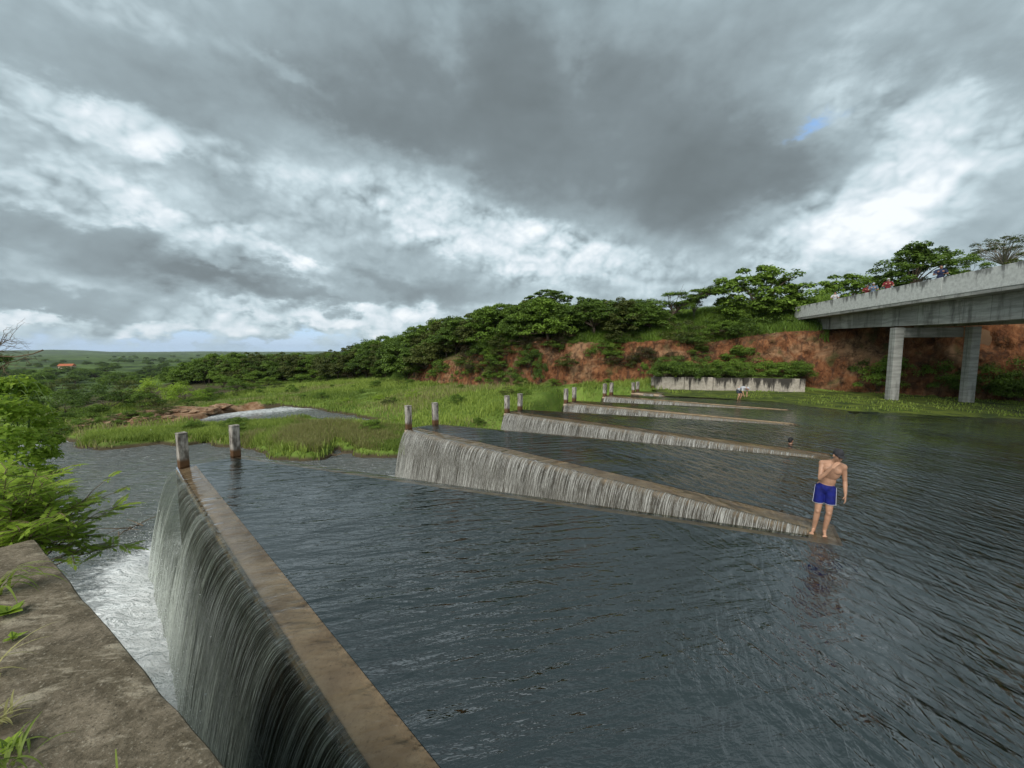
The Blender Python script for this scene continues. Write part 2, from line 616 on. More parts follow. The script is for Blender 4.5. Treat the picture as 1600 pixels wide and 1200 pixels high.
def ground_z(x, y):
    x = np.asarray(x, float); y = np.asarray(y, float)
    u, v = UV(x, y)
    r = np.hypot(x, y)
    low = -2.55 - 6.0 * ss(55, 130, u) - 12 * ss(120, 420, u) + 0.35 * fbm(x * 0.09, y * 0.09, 1.0, 3)
    low = low + fbm(x * 0.012, y * 0.012, 4.0, 3) * 3.0 * ss(120, 400, r)
    # left bank beside the walkway
    bank = lerp(1.75, -2.4, ss(5.2, 16, u)) + 0.15 * fbm(x * 0.7, y * 0.7, 2.0, 3)
    low = lerp(low, bank, ss(1.0, -0.8, v) * ss(24, 14, u))
    # channels
    sa = np.minimum(np.maximum(sdf_poly(x, y, WATER_A), -sdf_poly(x, y, ISLAND)), sdf_poly(x, y, WATER_B))
    low = np.minimum(low, lerp(-3.7, low, ss(-0.9, 0.5, sa + 1.1 * fbm(x * 0.55, y * 0.55, 7.0, 4))))
    # hill
    d, i, t, side = seg_dist(x, y, FOOT)
    P = lambda k: lerp(FOOT[i, k], FOOT[np.minimum(i + 1, len(FOOT) - 1), k], t)
    z0, zc, rise = P(2), P(3), P(4)
    sd = np.where(side > 0, d, -d)
    foot = lerp(low, z0, ss(-22, -0.3, sd))
    hill = lerp(z0, zc, ss(0.2, 2.2, sd)) + rise * (1 - np.exp(-np.maximum(sd - 2.2, 0) / 9.0))
    hill = hill + 0.5 * fbm(x * 0.12, y * 0.12, 9.0, 3) * ss(2, 8, sd)
    back = ss(60, 400, sd)
    hill = lerp(hill, np.minimum(hill, low), back * ss(30, -60, x))
    z = np.where(sd > 0, hill, foot)
    z = np.where(x < -119, low, z)
    z = lerp(low, z, ss(-119, -75, x))
    # reservoir bed
    sr = sdf_poly(x, y, RES)
    bed = np.minimum(z, lerp(-3.7, np.minimum(z, -0.3), ss(-6, 0.0, sr)))
    bed = np.where(sd > -5, np.minimum(z, lerp(-1.2, -0.05, ss(-5, 0, sd))), bed)
    z = np.where((sr < 0) & (sd < 0), bed, z)
    # nothing may poke through the weir troughs or the walkway
    zm = np.minimum(np.minimum(np.minimum(u + 6, 15.9 - u), v - 0.6), np.minimum(-2.5 - sd, 37 - v))
    z = lerp(z, np.minimum(z, -3.7), ss(-1.4, 0.0, zm))
    walk = (u < 6.4) & (v > -2.3) & (v < 0.7)
    z = np.where(walk, np.minimum(z, 1.75), z)
    return z


M['ground'], t = mat_new('ground_soil_and_grass')
P = t.pos()
n1 = t.noise(P, 0.35, 6, 0.6); n2 = t.noise(P, 3.0, 6, 0.65); n3 = t.noise(P, 0.012, 5, 0.6); n4 = t.noise(P, 0.05, 6, 0.6)
c = t.mix(t.maprange(n1, 0.35, 0.65), (0.07, 0.12, 0.018), (0.15, 0.22, 0.04))
c = t.mix(t.maprange(n2, 0.48, 0.75, 0, 0.55), c, (0.13, 0.11, 0.045))
far = t.math('MULTIPLY', t.maprange(t.vmath('LENGTH', P), 70, 200), 1.0)
fc = t.mix(t.maprange(n3, 0.38, 0.60), (0.10, 0.16, 0.035), (0.035, 0.06, 0.016))
fc = t.mix(t.maprange(n4, 0.50, 0.66, 0, 0.8), fc, (0.022, 0.038, 0.012))
c = t.mix(far, c, fc)
sepg = t.n('ShaderNodeSeparateXYZ'); t.set(sepg.inputs[0], P)
mud = t.math('MULTIPLY', t.maprange(sepg.outputs[2], -2.68, -2.90), t.math('SUBTRACT', 1.0, far))
c = t.mix(mud, c, t.mix(n2, (0.035, 0.028, 0.016), (0.09, 0.07, 0.04)))
rk = t.attr('rock')
rc = t.mix(t.maprange(t.noise(P, 1.3, 6, 0.65), 0.35, 0.7), (0.17, 0.085, 0.04), (0.36, 0.24, 0.15))
c = t.mix(t.maprange(t.math('ADD', rk, t.math('MULTIPLY', t.math('SUBTRACT', n2, 0.5), 0.9)), 0.4, 0.6), c, rc)
wet = t.attr('soil')
c = t.mix(wet, c, t.mix(n2, (0.09, 0.055, 0.03), (0.16, 0.10, 0.06)))
t.out(t.bsdf(c, 0.95, t.bump(n2, 0.5, 0.08), spec=0.15))

nr, na = 420, 760
rad = np.concatenate([[0.0], 0.8 * (9000 / 0.8) ** np.linspace(0, 1, nr)])
ang = np.linspace(-math.pi, math.pi, na + 1)[:-1]
# finer columns towards the front
ang = ang - 0.55 * np.sin(ang) * 1.0
rr, aa = np.meshgrid(rad, ang, indexing='ij')
gx, gy = rr * np.sin(aa), rr * np.cos(aa)
gz = ground_z(gx.ravel(), gy.ravel())
# the long ridge on the skyline
az = np.arctan2(gx.ravel(), gy.ravel())
gr = np.hypot(gx.ravel(), gy.ravel())
gz += 22 * np.exp(-((az - R(-49.5)) / R(4.6)) ** 2) * ss(3800, 5600, gr) * ss(8900, 6500, gr) * (1 + 0.25 * fbm(az * 60, gr * 0.0, 3.0, 3))
gz += 40 * ss(3500, 6500, gr) * (0.5 + fbm(az * 9, gr * 0.0004, 5.0, 3)) * 0.35
I = np.arange((nr + 1) * na).reshape(nr + 1, na)
J = np.roll(I, -1, axis=1)
fs = np.stack([I[:-1].ravel(), I[1:].ravel(), J[1:].ravel(), J[:-1].ravel()], 1)
me = mesh_np('ground', np.stack([gx.ravel(), gy.ravel(), gz], 1), fs, True)
# bare rock shelf at the outfall and bare soil
ROCK = np.array([at_z(px, py, -2.6)[:2] for px, py in [(140, 664), (165, 650), (215, 640), (280, 634), (330, 637), (400, 628), (440, 633), (380, 637), (340, 645), (322, 655), (250, 662), (180, 670)]])
vattr(me, 'rock', ss(1.5, -1.5, sdf_poly(gx.ravel(), gy.ravel(), ROCK)))
dd, ii, tt, sdn = seg_dist(gx.ravel(), gy.ravel(), FOOT)
vattr(me, 'soil', np.where(sdn > 0, ss(-0.5, 0.5, dd) * ss(3.6, 2.4, dd) * ss(-20, -4, gx.ravel()), 0))
tag(link('ground', me, M['ground']), 'grassy valley floor and hillside', kind='structure')

# ------------------------------------------------------------------ cliff face (cut earth bank)
M['cliff'], t = mat_new('red_earth_cliff')
P = t.pos()
n1 = t.noise(P, 0.5, 8, 0.65); n2 = t.noise(t.mapping(P, scale=(1.6, 1.6, 0.7)), 1.4, 8, 0.7, 0.6)
vor = t.n('ShaderNodeTexVoronoi', _feature='DISTANCE_TO_EDGE'); t.set(vor.inputs['Vector'], t.vmath('ADD', t.mapping(P, scale=(0.8, 0.8, 0.55)), t.vmath('SCALE', t.noise(P, 1.0, 5, 0.65, color=True), s=1.7)))
vor.inputs['Scale'].default_value = 0.9
crack = t.maprange(vor.outputs['Distance'], 0.0, 0.13, 1.0, 0.0)
c = t.ramp(n2, [(0.25, (0.03, 0.014, 0.008)), (0.43, (0.115, 0.045, 0.020)), (0.6, (0.225, 0.098, 0.044)), (0.8, (0.34, 0.20, 0.10))])
nL = t.noise(t.mapping(P, scale=(1, 1, 1.4)), 0.28, 5, 0.6, 0.5)
c = t.mix(t.maprange(nL, 0.50, 0.64, 0, 0.7), c, t.mix(n2, (0.20, 0.105, 0.052), (0.44, 0.29, 0.17)))
c = t.mix(t.maprange(n1, 0.5, 0.7, 0, 0.75), c, (0.085, 0.06, 0.035))
vs_ = t.noise(t.mapping(P, scale=(2.2, 2.2, 0.25)), 1.0, 6, 0.65)
c = t.mix(t.maprange(vs_, 0.52, 0.66, 0, 0.75), c, (0.05, 0.03, 0.02))
c = t.mix(t.math('MULTIPLY', crack, t.maprange(n1, 0.4, 0.6, 0.1, 0.7)), c, (0.04, 0.022, 0.014))
c = t.mix(t.maprange(t.noise(P, 0.8, 5), 0.55, 0.7, 0, 0.6), c, (0.06, 0.075, 0.025))
h = t.math('ADD', t.math('MULTIPLY', n2, 0.7), t.math('MULTIPLY', crack, -0.25))
t.out(t.bsdf(c, 0.95, t.bump(h, 0.8, 0.25), spec=0.15))
ns, nt = 900, 60
cum = np.concatenate([[0], np.cumsum(np.hypot(*(FOOT[1:, :2] - FOOT[:-1, :2]).T))])
s0, s1 = cum[4] + 9, cum[14] + 4
S = np.linspace(s0, s1, ns)
def foot_at(S):
    o = [np.interp(S, cum, FOOT[:, k]) for k in range(5)]
    e = 3.0
    tx = np.interp(S + e, cum, FOOT[:, 0]) - np.interp(S - e, cum, FOOT[:, 0])
    ty = np.interp(S + e, cum, FOOT[:, 1]) - np.interp(S - e, cum, FOOT[:, 1])
    l = np.hypot(tx, ty)
    return o, -ty / l, tx / l          # normal pointing into the hill
fo, nx, ny = foot_at(S)
T = np.linspace(0, 1, nt)
SS, TT = np.meshgrid(S, T, indexing='ij')
z = (fo[2][:, None] - 0.6) + (fo[3] + 0.12 + 0.9 * fbm(S * 0.16, S * 0.0, 2.0, 4) - fo[2] + 0.6)[:, None] * TT
setb = 0.1 + 1.8 * TT ** 1.3
rug = 1.9 * fbm(SS * 0.16, z * 0.12, 1.5, 3) + 0.55 * np.abs(fbm(SS * 0.9, z * 0.5, 4.2, 4)) + 0.35 * fbm(SS * 2.2, z * 1.6, 8.0, 3)
rug = rug + 0.22 * np.round(2 * fbm(SS * 0.5 + z * 0.2, z * 0.6, 3.3, 2)) * 0.5
setb = setb + rug * (0.35 + 0.65 * np.sin(np.pi * np.clip(TT, 0, 1)) ** 0.6) - 0.35
cx = fo[0][:, None] + nx[:, None] * setb; cy = fo[1][:, None] + ny[:, None] * setb
# roll the top edge back into the hill
topb = ss(0.9, 1.0, TT)
cx += nx[:, None] * topb * 1.4; cy += ny[:, None] * topb * 1.4
I = np.arange(ns * nt).reshape(ns, nt)
fs = np.stack([I[:-1, :-1].ravel(), I[1:, :-1].ravel(), I[1:, 1:].ravel(), I[:-1, 1:].ravel()], 1)
me = mesh_np('cliff', np.stack([cx.ravel(), cy.ravel(), z.ravel()], 1), fs, False)
tag(link('cliff', me, M['cliff']), 'bare red earth cliff cut into the hillside behind the weir', kind='structure')

# ------------------------------------------------------------------ reservoir water
def wave_height(t, P, scale=1.0):
    sep = t.n('ShaderNodeSeparateXYZ'); t.set(sep.inputs[0], P)
    wob = t.noise(P, 0.25, 3, 0.5)
    st = lambda ang, sx, sy, det, ro, di: t.noise(t.mapping(t.mapping(P, rot=(0, 0, R(-ang))), scale=(sx, sy, 1)), 1.0, det, ro, di)
    A = st(14, 0.9, 4.3, 4, 0.48, 0.3)          # ripples running towards the near crest
    A2 = st(-6, 2.4, 8.5, 3, 0.5, 0.3)
    B = st(112, 1.2, 4.6, 4, 0.5, 0.5)           # cross ripples over the open water on the right
    B2 = st(70, 2.0, 7.0, 3, 0.55, 0.5)
    def peak(q):
        r_ = t.math('SUBTRACT', 1.0, t.math('ABSOLUTE', t.math('MULTIPLY_ADD', q, 2.0, -1.0)))
        return t.math('ADD', t.math('MULTIPLY', q, 0.85), t.math('MULTIPLY', r_, 0.10))
    B = peak(B)
    a = t.math('MULTIPLY', t.math('ADD', A, t.math('MULTIPLY', A2, 0.34)), 0.40)
    b = t.math('MULTIPLY', t.math('ADD', B, t.math('MULTIPLY', B2, 0.6)), 0.66)
    f = t.maprange(t.math('ADD', sep.outputs[0], t.math('MULTIPLY', t.math('SUBTRACT', wob, 0.5), 9)), 0.0, 6.5)
    mx = t.n('ShaderNodeMix'); t.set(mx.inputs[0], f); t.set(mx.inputs[2], a); t.set(mx.inputs[3], b)
    h = mx.outputs[0]
    # calmer and rougher patches, and a long swell
    patch = t.maprange(t.noise(P, 0.22, 3, 0.5, 0.5), 0.35, 0.65, 0.45, 1.15)
    h = t.math('MULTIPLY', h, patch)
    h = t.math('ADD', h, t.math('MULTIPLY', t.noise(P, 0.45, 2, 0.5), 0.5))
    return h


M['water'], t = mat_new('dark_reservoir_water')
P = t.pos()
h = wave_height(t, P)
nrm = t.bump(h, 1.0, 0.23)
body = t.mix(t.noise(P, 0.15, 3), (0.002, 0.006, 0.005), (0.004, 0.010, 0.008))
t.out(t.bsdf(body, 0.03, nrm, spec=0.5, IOR=2.4))

M['crest_water'], t = mat_new('thin_clear_water')
P = t.pos()
nrm = t.bump(wave_height(t, P), 1.0, 0.13)
tr = t.n('ShaderNodeBsdfTransparent'); tr.inputs[0].default_value = (0.92, 0.91, 0.85, 1)
gl = t.n('ShaderNodeBsdfGlossy'); gl.inputs['Roughness'].default_value = 0.03; t.set(gl.inputs['Normal'], nrm)
fr = t.n('ShaderNodeFresnel'); fr.inputs['IOR'].default_value = 1.5; t.set(fr.inputs['Normal'], nrm)
t.out(t.mixsh(fr.outputs[0], tr.outputs[0], gl.outputs[0]))

outer = [(13.3, 38.9), (14, 39.5), (20, 39), (26.4, 37), (30.2, 35), (35.5, 29.5), (43, 22.5), (63, 5), (111, -39), (60, -80)]
outer = [np.array(p, float) for p in outer] + [W(-70, 0.62), CREST[0]]
poly = list(CREST_IN) + outer
tri = tessellate_polygon([[Vector((p[0], p[1], 0)) for p in poly]])
me = mesh_np('reservoir_water', [(p[0], p[1], 0.0) for p in poly], np.array([tuple(f) for f in tri]))
bm = bmesh.new(); bm.from_mesh(me)
bmesh.ops.recalc_face_normals(bm, faces=bm.faces)
if sum(f.normal.z for f in bm.faces) < 0: bmesh.ops.reverse_faces(bm, faces=bm.faces)
bm.to_mesh(me); bm.free()
tag(link('reservoir_water', me, M['water']), 'dark rippled reservoir water behind the zigzag weir', kind='structure')


def densify(poly, step):
    poly = np.asarray(poly, float)
    P_, S_ = [], []
    s = 0
    idx = []
    for i in range(len(poly) - 1):
        L = np.linalg.norm(poly[i + 1] - poly[i])
        n = max(1, int(L / step))
        for k in range(n):
            P_.append(poly[i] + (poly[i + 1] - poly[i]) * k / n); S_.append(s + L * k / n); idx.append(i)
        s += L
    P_.append(poly[-1]); S_.append(s); idx.append(len(poly) - 2)
    return np.array(P_), np.array(S_), np.array(idx)


# thin sheet sliding over the crest: dips towards the lip
vs, fs = [], []
prof = [(0.0, 0.0), (0.25, -0.004), (0.5, -0.014), (0.75, -0.032), (0.92, -0.05), (1.0, -0.064)]
for i in range(len(CREST)):
    for a, dz in prof:
        p = CREST_IN[i] + (CREST[i] - CREST_IN[i]) * a
        vs.append((p[0], p[1], dz))
k = len(prof)
for i in range(len(CREST) - 1):
    for j in range(k - 1):
        fs.append((i * k + j, i * k + j + 1, (i + 1) * k + j + 1, (i + 1) * k + j))
me = mesh_np('crest_water', vs, np.array(fs), True)
bm = bmesh.new(); bm.from_mesh(me)
if sum(f.normal.z for f in bm.faces) < 0: bmesh.ops.reverse_faces(bm, faces=bm.faces)
bm.to_mesh(me); bm.free()
tag(link('crest_water', me, M['crest_water']), 'thin clear water sliding over the concrete crest', kind='structure')

# ------------------------------------------------------------------ weir walls
M['weir'], t = mat_new('wet_brown_concrete')
P = t.pos()
n1 = t.noise(P, 1.6, 8, 0.65); n2 = t.noise(P, 22, 6, 0.7); n3 = t.noise(t.mapping(P, scale=(3, 3, 0.3)), 1, 6, 0.6)
c = t.mix(t.maprange(n1, 0.3, 0.7), (0.31, 0.225, 0.148), (0.52, 0.41, 0.29))
c = t.mix(t.maprange(n2, 0.5, 0.8, 0, 0.7), c, (0.10, 0.065, 0.04))
sep = t.n('ShaderNodeSeparateXYZ'); t.set(sep.inputs[0], P)
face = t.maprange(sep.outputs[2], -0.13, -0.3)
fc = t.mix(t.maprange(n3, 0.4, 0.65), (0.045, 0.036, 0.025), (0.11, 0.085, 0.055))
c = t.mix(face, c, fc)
t.out(t.bsdf(c, 0.75, t.bump(n2, 0.4, 0.01), spec=0.3))
weir = empty('labyrinth_weir', (*W(0, 10), 0))
tag(weir, 'zigzag brown concrete spillway weir with water running over its crest', 'weir')
wm = Matrix.Translation(Vector((*W(0, 10), 0))).inverted()
ZB = -4.2


def wall_section(pts_out, pts_in, name, ztop=-0.095):
    prof = lambda o, i_: [(o, ZB), (o, ztop - 0.07), (o + (i_ - o) * 0.05, ztop - 0.02), (o + (i_ - o) * 0.14, ztop), (o + (i_ - o) * 0.9, ztop + 0.035), (i_, -0.012), (i_, ZB)]
    vs, fs = [], []
    for o, i_ in zip(pts_out, pts_in):
        for p, z in prof(np.asarray(o), np.asarray(i_)):
            vs.append((p[0], p[1], z))
    k = 7
    for i in range(len(pts_out) - 1):
        for j in range(k - 1):
            fs.append((i * k + j, (i + 1) * k + j, (i + 1) * k + j + 1, i * k + j + 1))
    fs.append(tuple(range(k)))
    fs.append(tuple((len(pts_out) - 1) * k + j for j in range(k))[::-1])
    me = mesh_np(name, [wm @ Vector(v) for v in vs], fs)
    bm = bmesh.new(); bm.from_mesh(me); bmesh.ops.recalc_face_normals(bm, faces=bm.faces); bm.to_mesh(me); bm.free()
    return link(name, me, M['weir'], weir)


nC = len(CREST)
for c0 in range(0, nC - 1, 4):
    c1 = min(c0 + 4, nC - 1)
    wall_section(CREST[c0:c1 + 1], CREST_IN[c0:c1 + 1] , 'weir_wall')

# ------------------------------------------------------------------ falling water
def fall_mat(name, gap, dark, body_dark, body_light, freq=24.0, grow=(-0.03, 0.16), clump=0.26):
    m, t = mat_new(name)
    uv = t.n('ShaderNodeUVMap').outputs[0]
    sep = t.n('ShaderNodeSeparateXYZ'); t.set(sep.inputs[0], uv)
    s, l = sep.outputs[0], sep.outputs[1]
    wob = t.noise(t.mapping(uv, scale=(1.0, 0.8, 1)), 1.0, 3)
    c1 = t.n('ShaderNodeCombineXYZ'); t.set(c1.inputs[0], t.math('ADD', s, t.math('MULTIPLY', wob, 0.10))); t.set(c1.inputs[1], t.math('MULTIPLY', l, 0.018))
    st = t.noise(c1.outputs[0], freq, 5, 0.62)
    c2 = t.n('ShaderNodeCombineXYZ'); t.set(c2.inputs[0], s); t.set(c2.inputs[1], t.math('MULTIPLY', l, 0.045))
    st2 = t.noise(c2.outputs[0], freq * 2.6, 4, 0.65)
    cl = t.noise(t.mapping(uv, scale=(1.3, 0.10, 1)), 1.0, 3, 0.5)            # broad clumps
    fleck = t.noise(t.mapping(uv, scale=(60, 9, 1)), 1.0, 3, 0.6)
    k = t.math('ADD', t.math('MULTIPLY', st, 0.62), t.math('MULTIPLY', st2, 0.38))
    k = t.math('ADD', k, t.math('MULTIPLY', t.math('SUBTRACT', cl, 0.5), clump))
    # the sheet tears into white threads as it falls
    lw = t.maprange(l, 0.15, 3.2, *grow)
    k2 = t.math('ADD', k, lw)
    wf = t.maprange(k2, 0.49, 0.76)
    wf = t.math('MULTIPLY', wf, t.maprange(fleck, 0.3, 0.6, 0.55, 1.0))
    col = t.mix(wf, body_dark, body_light)
    h = t.math('ADD', st, t.math('MULTIPLY', st2, 0.5))
    nrm = t.bump(h, 0.9, 0.035)
    b = t.bsdf(col, t.maprange(wf, 0, 1, 0.10, 0.45), nrm, spec=0.5, IOR=1.333)
    # see-through between the threads
    al = t.maprange(k2, 0.50 - gap[1], 0.50 - gap[1] + gap[0])
    trn = t.n('ShaderNodeBsdfTransparent'); trn.inputs[0].default_value = (*dark, 1)
    t.out(t.mixsh(al, trn.outputs[0], b))
    return m


M['fall_near'] = fall_mat('falling_water_sheet', (0.22, 0.14), (0.8, 0.82, 0.78), (0.085, 0.096, 0.078), (0.58, 0.63, 0.57), 40)
M['fall_far'] = fall_mat('falling_water_threads', (0.20, 0.09), (0.85, 0.83, 0.78), (0.15, 0.145, 0.125), (0.66, 0.66, 0.62), 46, (0.03, 0.08), 0.13)


def fall_profile(drop, v0, n):
    out = [(-0.05, -0.056, 0.25), (-0.015, -0.062, 0.285), (0.02, -0.072, 0.33)]
    T_ = math.sqrt(2 * (drop - 0.08) / 9.8)
    l = 0.33
    po, pz = 0.02, -0.072
    for i in range(1, n + 1):
        tt_ = T_ * (i / n) ** 0.8
        o, z_ = 0.02 + v0 * tt_, -0.078 - 4.9 * tt_ * tt_
        l += math.hypot(o - po, z_ - pz); po, pz = o, z_
        out.append((o, z_, l))
    return out


def curtain(name, a, b, mat, label, step=0.06, drop=3.1, v0=1.05, rows=26, breaks=(), s_off=0.0, amp=0.012, outward=None, zt=0.0):
    """water falling from the crest between plan points a and b (outer edge), outward = left of travel"""
    a, b = np.asarray(a, float), np.asarray(b, float)
    L = np.linalg.norm(b - a); e = (b - a) / L; nrm = np.array([-e[1], e[0]])
    n = max(3, int(L / step))
    s = np.linspace(0, L, n)
    pr = np.array(fall_profile(drop, v0, rows))
    K = len(pr)
    SS_, KK = np.meshgrid(s, np.arange(K), indexing='ij')
    o, z_, l = pr[KK, 0], pr[KK, 1], pr[KK, 2]
    jit = (fbm((SS_ + s_off) * 7, l * 0.25, 2.0, 3) + 0.6 * fbm((SS_ + s_off) * 22, l * 0.4, 5.0, 2)) * amp * np.clip((l - 0.2) / 0.8, 0, 2.2)
    sag = 0.10 * fbm((SS_ + s_off) * 0.8, l * 0.1, 8.0, 2) * np.clip(l - 0.3, 0, 2) * 0.4
    o = o + jit + sag
    x = a[0] + e[0] * SS_ + nrm[0] * o; y = a[1] + e[1] * SS_ + nrm[1] * o
    I = np.arange(n * K).reshape(n, K)
    keep = np.ones(n - 1, bool)
    mid = (s[:-1] + s[1:]) / 2
    for b0, b1 in breaks: keep &= ~((mid > b0) & (mid < b1))
    f4 = np.stack([I[:-1, :-1], I[1:, :-1], I[1:, 1:], I[:-1, 1:]], -1)[keep].reshape(-1, 4)
    me = mesh_np(name, np.stack([x.ravel(), y.ravel(), z_.ravel() + zt], 1), f4, True)
    uvl = me.uv_layers.new(name='UVMap')
    vi = np.zeros(len(me.loops), np.int32); me.loops.foreach_get('vertex_index', vi)
    uvs = np.stack([(SS_ + s_off).ravel()[vi], l.ravel()[vi]], 1).astype(np.float32)
    uvl.data.foreach_set('uv', uvs.ravel())
    o_ = link(name, me, mat)
    tag(o_, label, 'waterfall', kind='structure')
    return o_


ords = ['nearest', 'second', 'third', 'fourth', 'fifth', 'sixth']
soff = 0
for ci in range(5):
    A0_, N_, Fd, E_ = CY[ci]
    near = ci == 0
    mt = M['fall_near'] if near else M['fall_far']
    st = 0.03 if near else (0.05 if ci < 3 else 0.12)
    Ln = np.linalg.norm(N_ - A0_)
    curtain('waterfall', A0_, N_, mt, f'curtain of falling water on the near face of the {ords[ci]} weir bay', st, breaks=[(Ln - 0.22, Ln + 1)], s_off=soff, amp=0.014 if near else 0.02)
    soff += 40
    La = np.linalg.norm(Fd - N_)
    curtain('waterfall', N_, Fd, mt, f'short curtain of falling water at the nose of the {ords[ci]} weir bay', 0.06, v0=0.75, breaks=[(-1, 0.22), (La - 0.22, La + 1)], s_off=soff, amp=0.02)
    soff += 40
    curtain('waterfall', Fd, E_, mt, f'curtain of falling water on the far face of the {ords[ci]} weir bay', 0.12, breaks=[(-1, 0.22)], s_off=soff, amp=0.02)
    soff += 40
# the last bays only spill in short lengths
A0_, N_, Fd, E_ = CY[5]
for j, (pa, pb) in enumerate([((1162, 624.3), (1244, 629.8)), ((1116, 620.8), (1142, 622.7)), ((1062, 617.2), (1092, 619.3)), ((1031, 615.0), (1036, 615.4)), ((1006, 613.3), (1022, 614.5))]):
    a = pxz(pb[0], pb[1]); b = pxz(pa[0], pa[1])
    # project on the crest line
    e = (N_ - A0_) / np.linalg.norm(N_ - A0_)
    a = A0_ + e * ((a - A0_) @ e); b = A0_ + e * ((b - A0_) @ e)
    if (b - a) @ e < 0: a, b = b, a
    curtain('waterfall', a, b, M['fall_far'], 'short white spill over the sixth weir bay', 0.1, drop=1.6, s_off=soff); soff += 20
A7, N7 = CREST[-2], CREST[-1]
e = (N7 - A7) / np.linalg.norm(N7 - A7); L7 = np.linalg.norm(N7 - A7)
for f0, f1 in ((0.05, 0.62), (0.72, 0.97)):
    curtain('waterfall', A7 + e * L7 * f0, A7 + e * L7 * f1, M['fall_far'], 'short white spill over the farthest weir bay', 0.1, drop=1.2, s_off=soff); soff += 20

# ------------------------------------------------------------------ channel water below the weir
M['channel'], t = mat_new('foaming_channel_water')
P = t.pos()
foam = t.attr('foam')
fn = t.noise(P, 2.6, 8, 0.68, 0.8)
fn2 = t.noise(t.mapping(P, rot=(0, 0, R(-35)), scale=(1.0, 3.2, 1)), 2.2, 8, 0.65, 1.0)
q = t.math('ADD', foam, t.math('MULTIPLY', t.math('SUBTRACT', t.math('ADD', t.math('MULTIPLY', fn, 0.5), t.math('MULTIPLY', fn2, 0.5)), 0.5), 2.2))
ff = t.maprange(q, 0.42, 0.95)
rip = t.noise(t.mapping(P, rot=(0, 0, R(32)), scale=(0.8, 2.2, 1)), 1.7, 6, 0.6, 0.6)
rip2 = t.noise(P, 7, 5, 0.6, 0.5)
hh = t.math('ADD', t.math('ADD', rip, t.math('MULTIPLY', rip2, 0.22)), t.math('MULTIPLY', ff, 0.15))
nrm = t.bump(hh, 1.0, 0.45)
wc = t.bsdf(t.mix(fn, (0.06, 0.072, 0.070), (0.19, 0.215, 0.215)), 0.08, nrm, spec=0.5, IOR=1.6)
fw = t.bsdf((0.80, 0.83, 0.83), 0.6, nrm, spec=0.2)
t.out(t.mixsh(ff, wc, fw))
nu, nv = 420, 330
uu = np.concatenate([np.linspace(-4, 18, 300), np.linspace(18.3, 47.5, nu - 300)])
vv = np.concatenate([np.linspace(-3, 9, 180), np.linspace(9.2, 55, nv - 180)])
UUg, VVg = np.meshgrid(uu, vv, indexing='ij')
wx, wy = UUg * UX[0] + VVg * VX[0], UUg * UX[1] + VVg * VX[1]
dist = np.full(wx.shape, 99.0)
for ci in range(5):
    for k_ in range(3):
        a, b = CY[ci][k_], CY[ci][k_ + 1]
        e = (b - a) / np.linalg.norm(b - a); nn = np.array([-e[1], e[0]])
        off = 0.8 if k_ != 1 else 0.6
        sg = np.array([a + nn * off, b + nn * off])
        dist = np.minimum(dist, seg_dist(wx, wy, sg)[0])
foamv = 1.2 * np.exp(-(dist / 0.7) ** 1.3) + 0.28 * np.exp(-dist / 2.2)
foamv += 0.16 * np.exp(-((UUg - 13.3) / 3.2) ** 2 - ((VVg - 2.6) / 1.5) ** 2)
rap = np.array([at_z(70, 688, -3)[:2], at_z(120, 683, -3)[:2]])
foamv += 0.75 * np.exp(-(seg_dist(wx, wy, rap)[0] / 2.0) ** 2)
rap2 = np.array([at_z(325, 650, -3)[:2], at_z(470, 637, -3)[:2]])
foamv += 0.5 * np.exp(-(seg_dist(wx, wy, rap2)[0] / 3.0) ** 2) + 0.29
wz = -3.0 + 0.05 * fbm(wx * 0.8, wy * 0.8, 1.0, 3) + (0.22 * fbm(wx * 1.7, wy * 1.7, 3.0, 4) + 0.10) * np.exp(-dist / 1.3)
I = np.arange(nu * nv).reshape(nu, nv)
fs = np.stack([I[:-1, :-1].ravel(), I[1:, :-1].ravel(), I[1:, 1:].ravel(), I[:-1, 1:].ravel()], 1)
me = mesh_np('channel_water', np.stack([wx.ravel(), wy.ravel(), wz.ravel()], 1), fs, True)
if me.polygons[0].normal.z < 0:
    me.flip_normals()
vattr(me, 'foam', foamv.ravel())
tag(link('channel_water', me, M['channel']), 'rough grey channel water with white foam below the weir', kind='structure')

# spray where the near curtain lands
M['spray'], t = mat_new('white_spray')
t.out(t.bsdf((0.85, 0.88, 0.88), 0.5, spec=0.3))
a, b = CY[0][0], CY[0][1]
e = (b - a) / np.linalg.norm(b - a); nn = np.array([-e[1], e[0]])
N = 30000
s = rng.uniform(6, np.linalg.norm(b - a) + 0.3, N)
o = 0.85 + rng.normal(0, 0.33, N) + 0.3 * rng.random(N)
hz_ = -3.0 + 0.75 * rng.exponential(0.45, N) ** 1.1
sz = rng.uniform(0.002, 0.007, N)
ctr = np.stack([a[0] + e[0] * s + nn[0] * o, a[1] + e[1] * s + nn[1] * o, hz_], 1)
tet = np.array([(1, 1, 1), (1, -1, -1), (-1, 1, -1), (-1, -1, 1)], float)
rot = rng.normal(size=(N, 3, 3))
rot = np.linalg.qr(rot)[0]
vs = np.einsum('kj,nij->nki', tet, rot) * sz[:, None, None] + ctr[:, None, :]
fs = (np.array([(0, 1, 2), (0, 3, 1), (0, 2, 3), (1, 3, 2)])[None] + 4 * np.arange(N)[:, None, None]).reshape(-1, 3)
tag(link('spray', mesh_np('spray', vs.reshape(-1, 3), fs), M['spray']), 'white spray rising from the foot of the nearest waterfall', 'spray', kind='stuff')

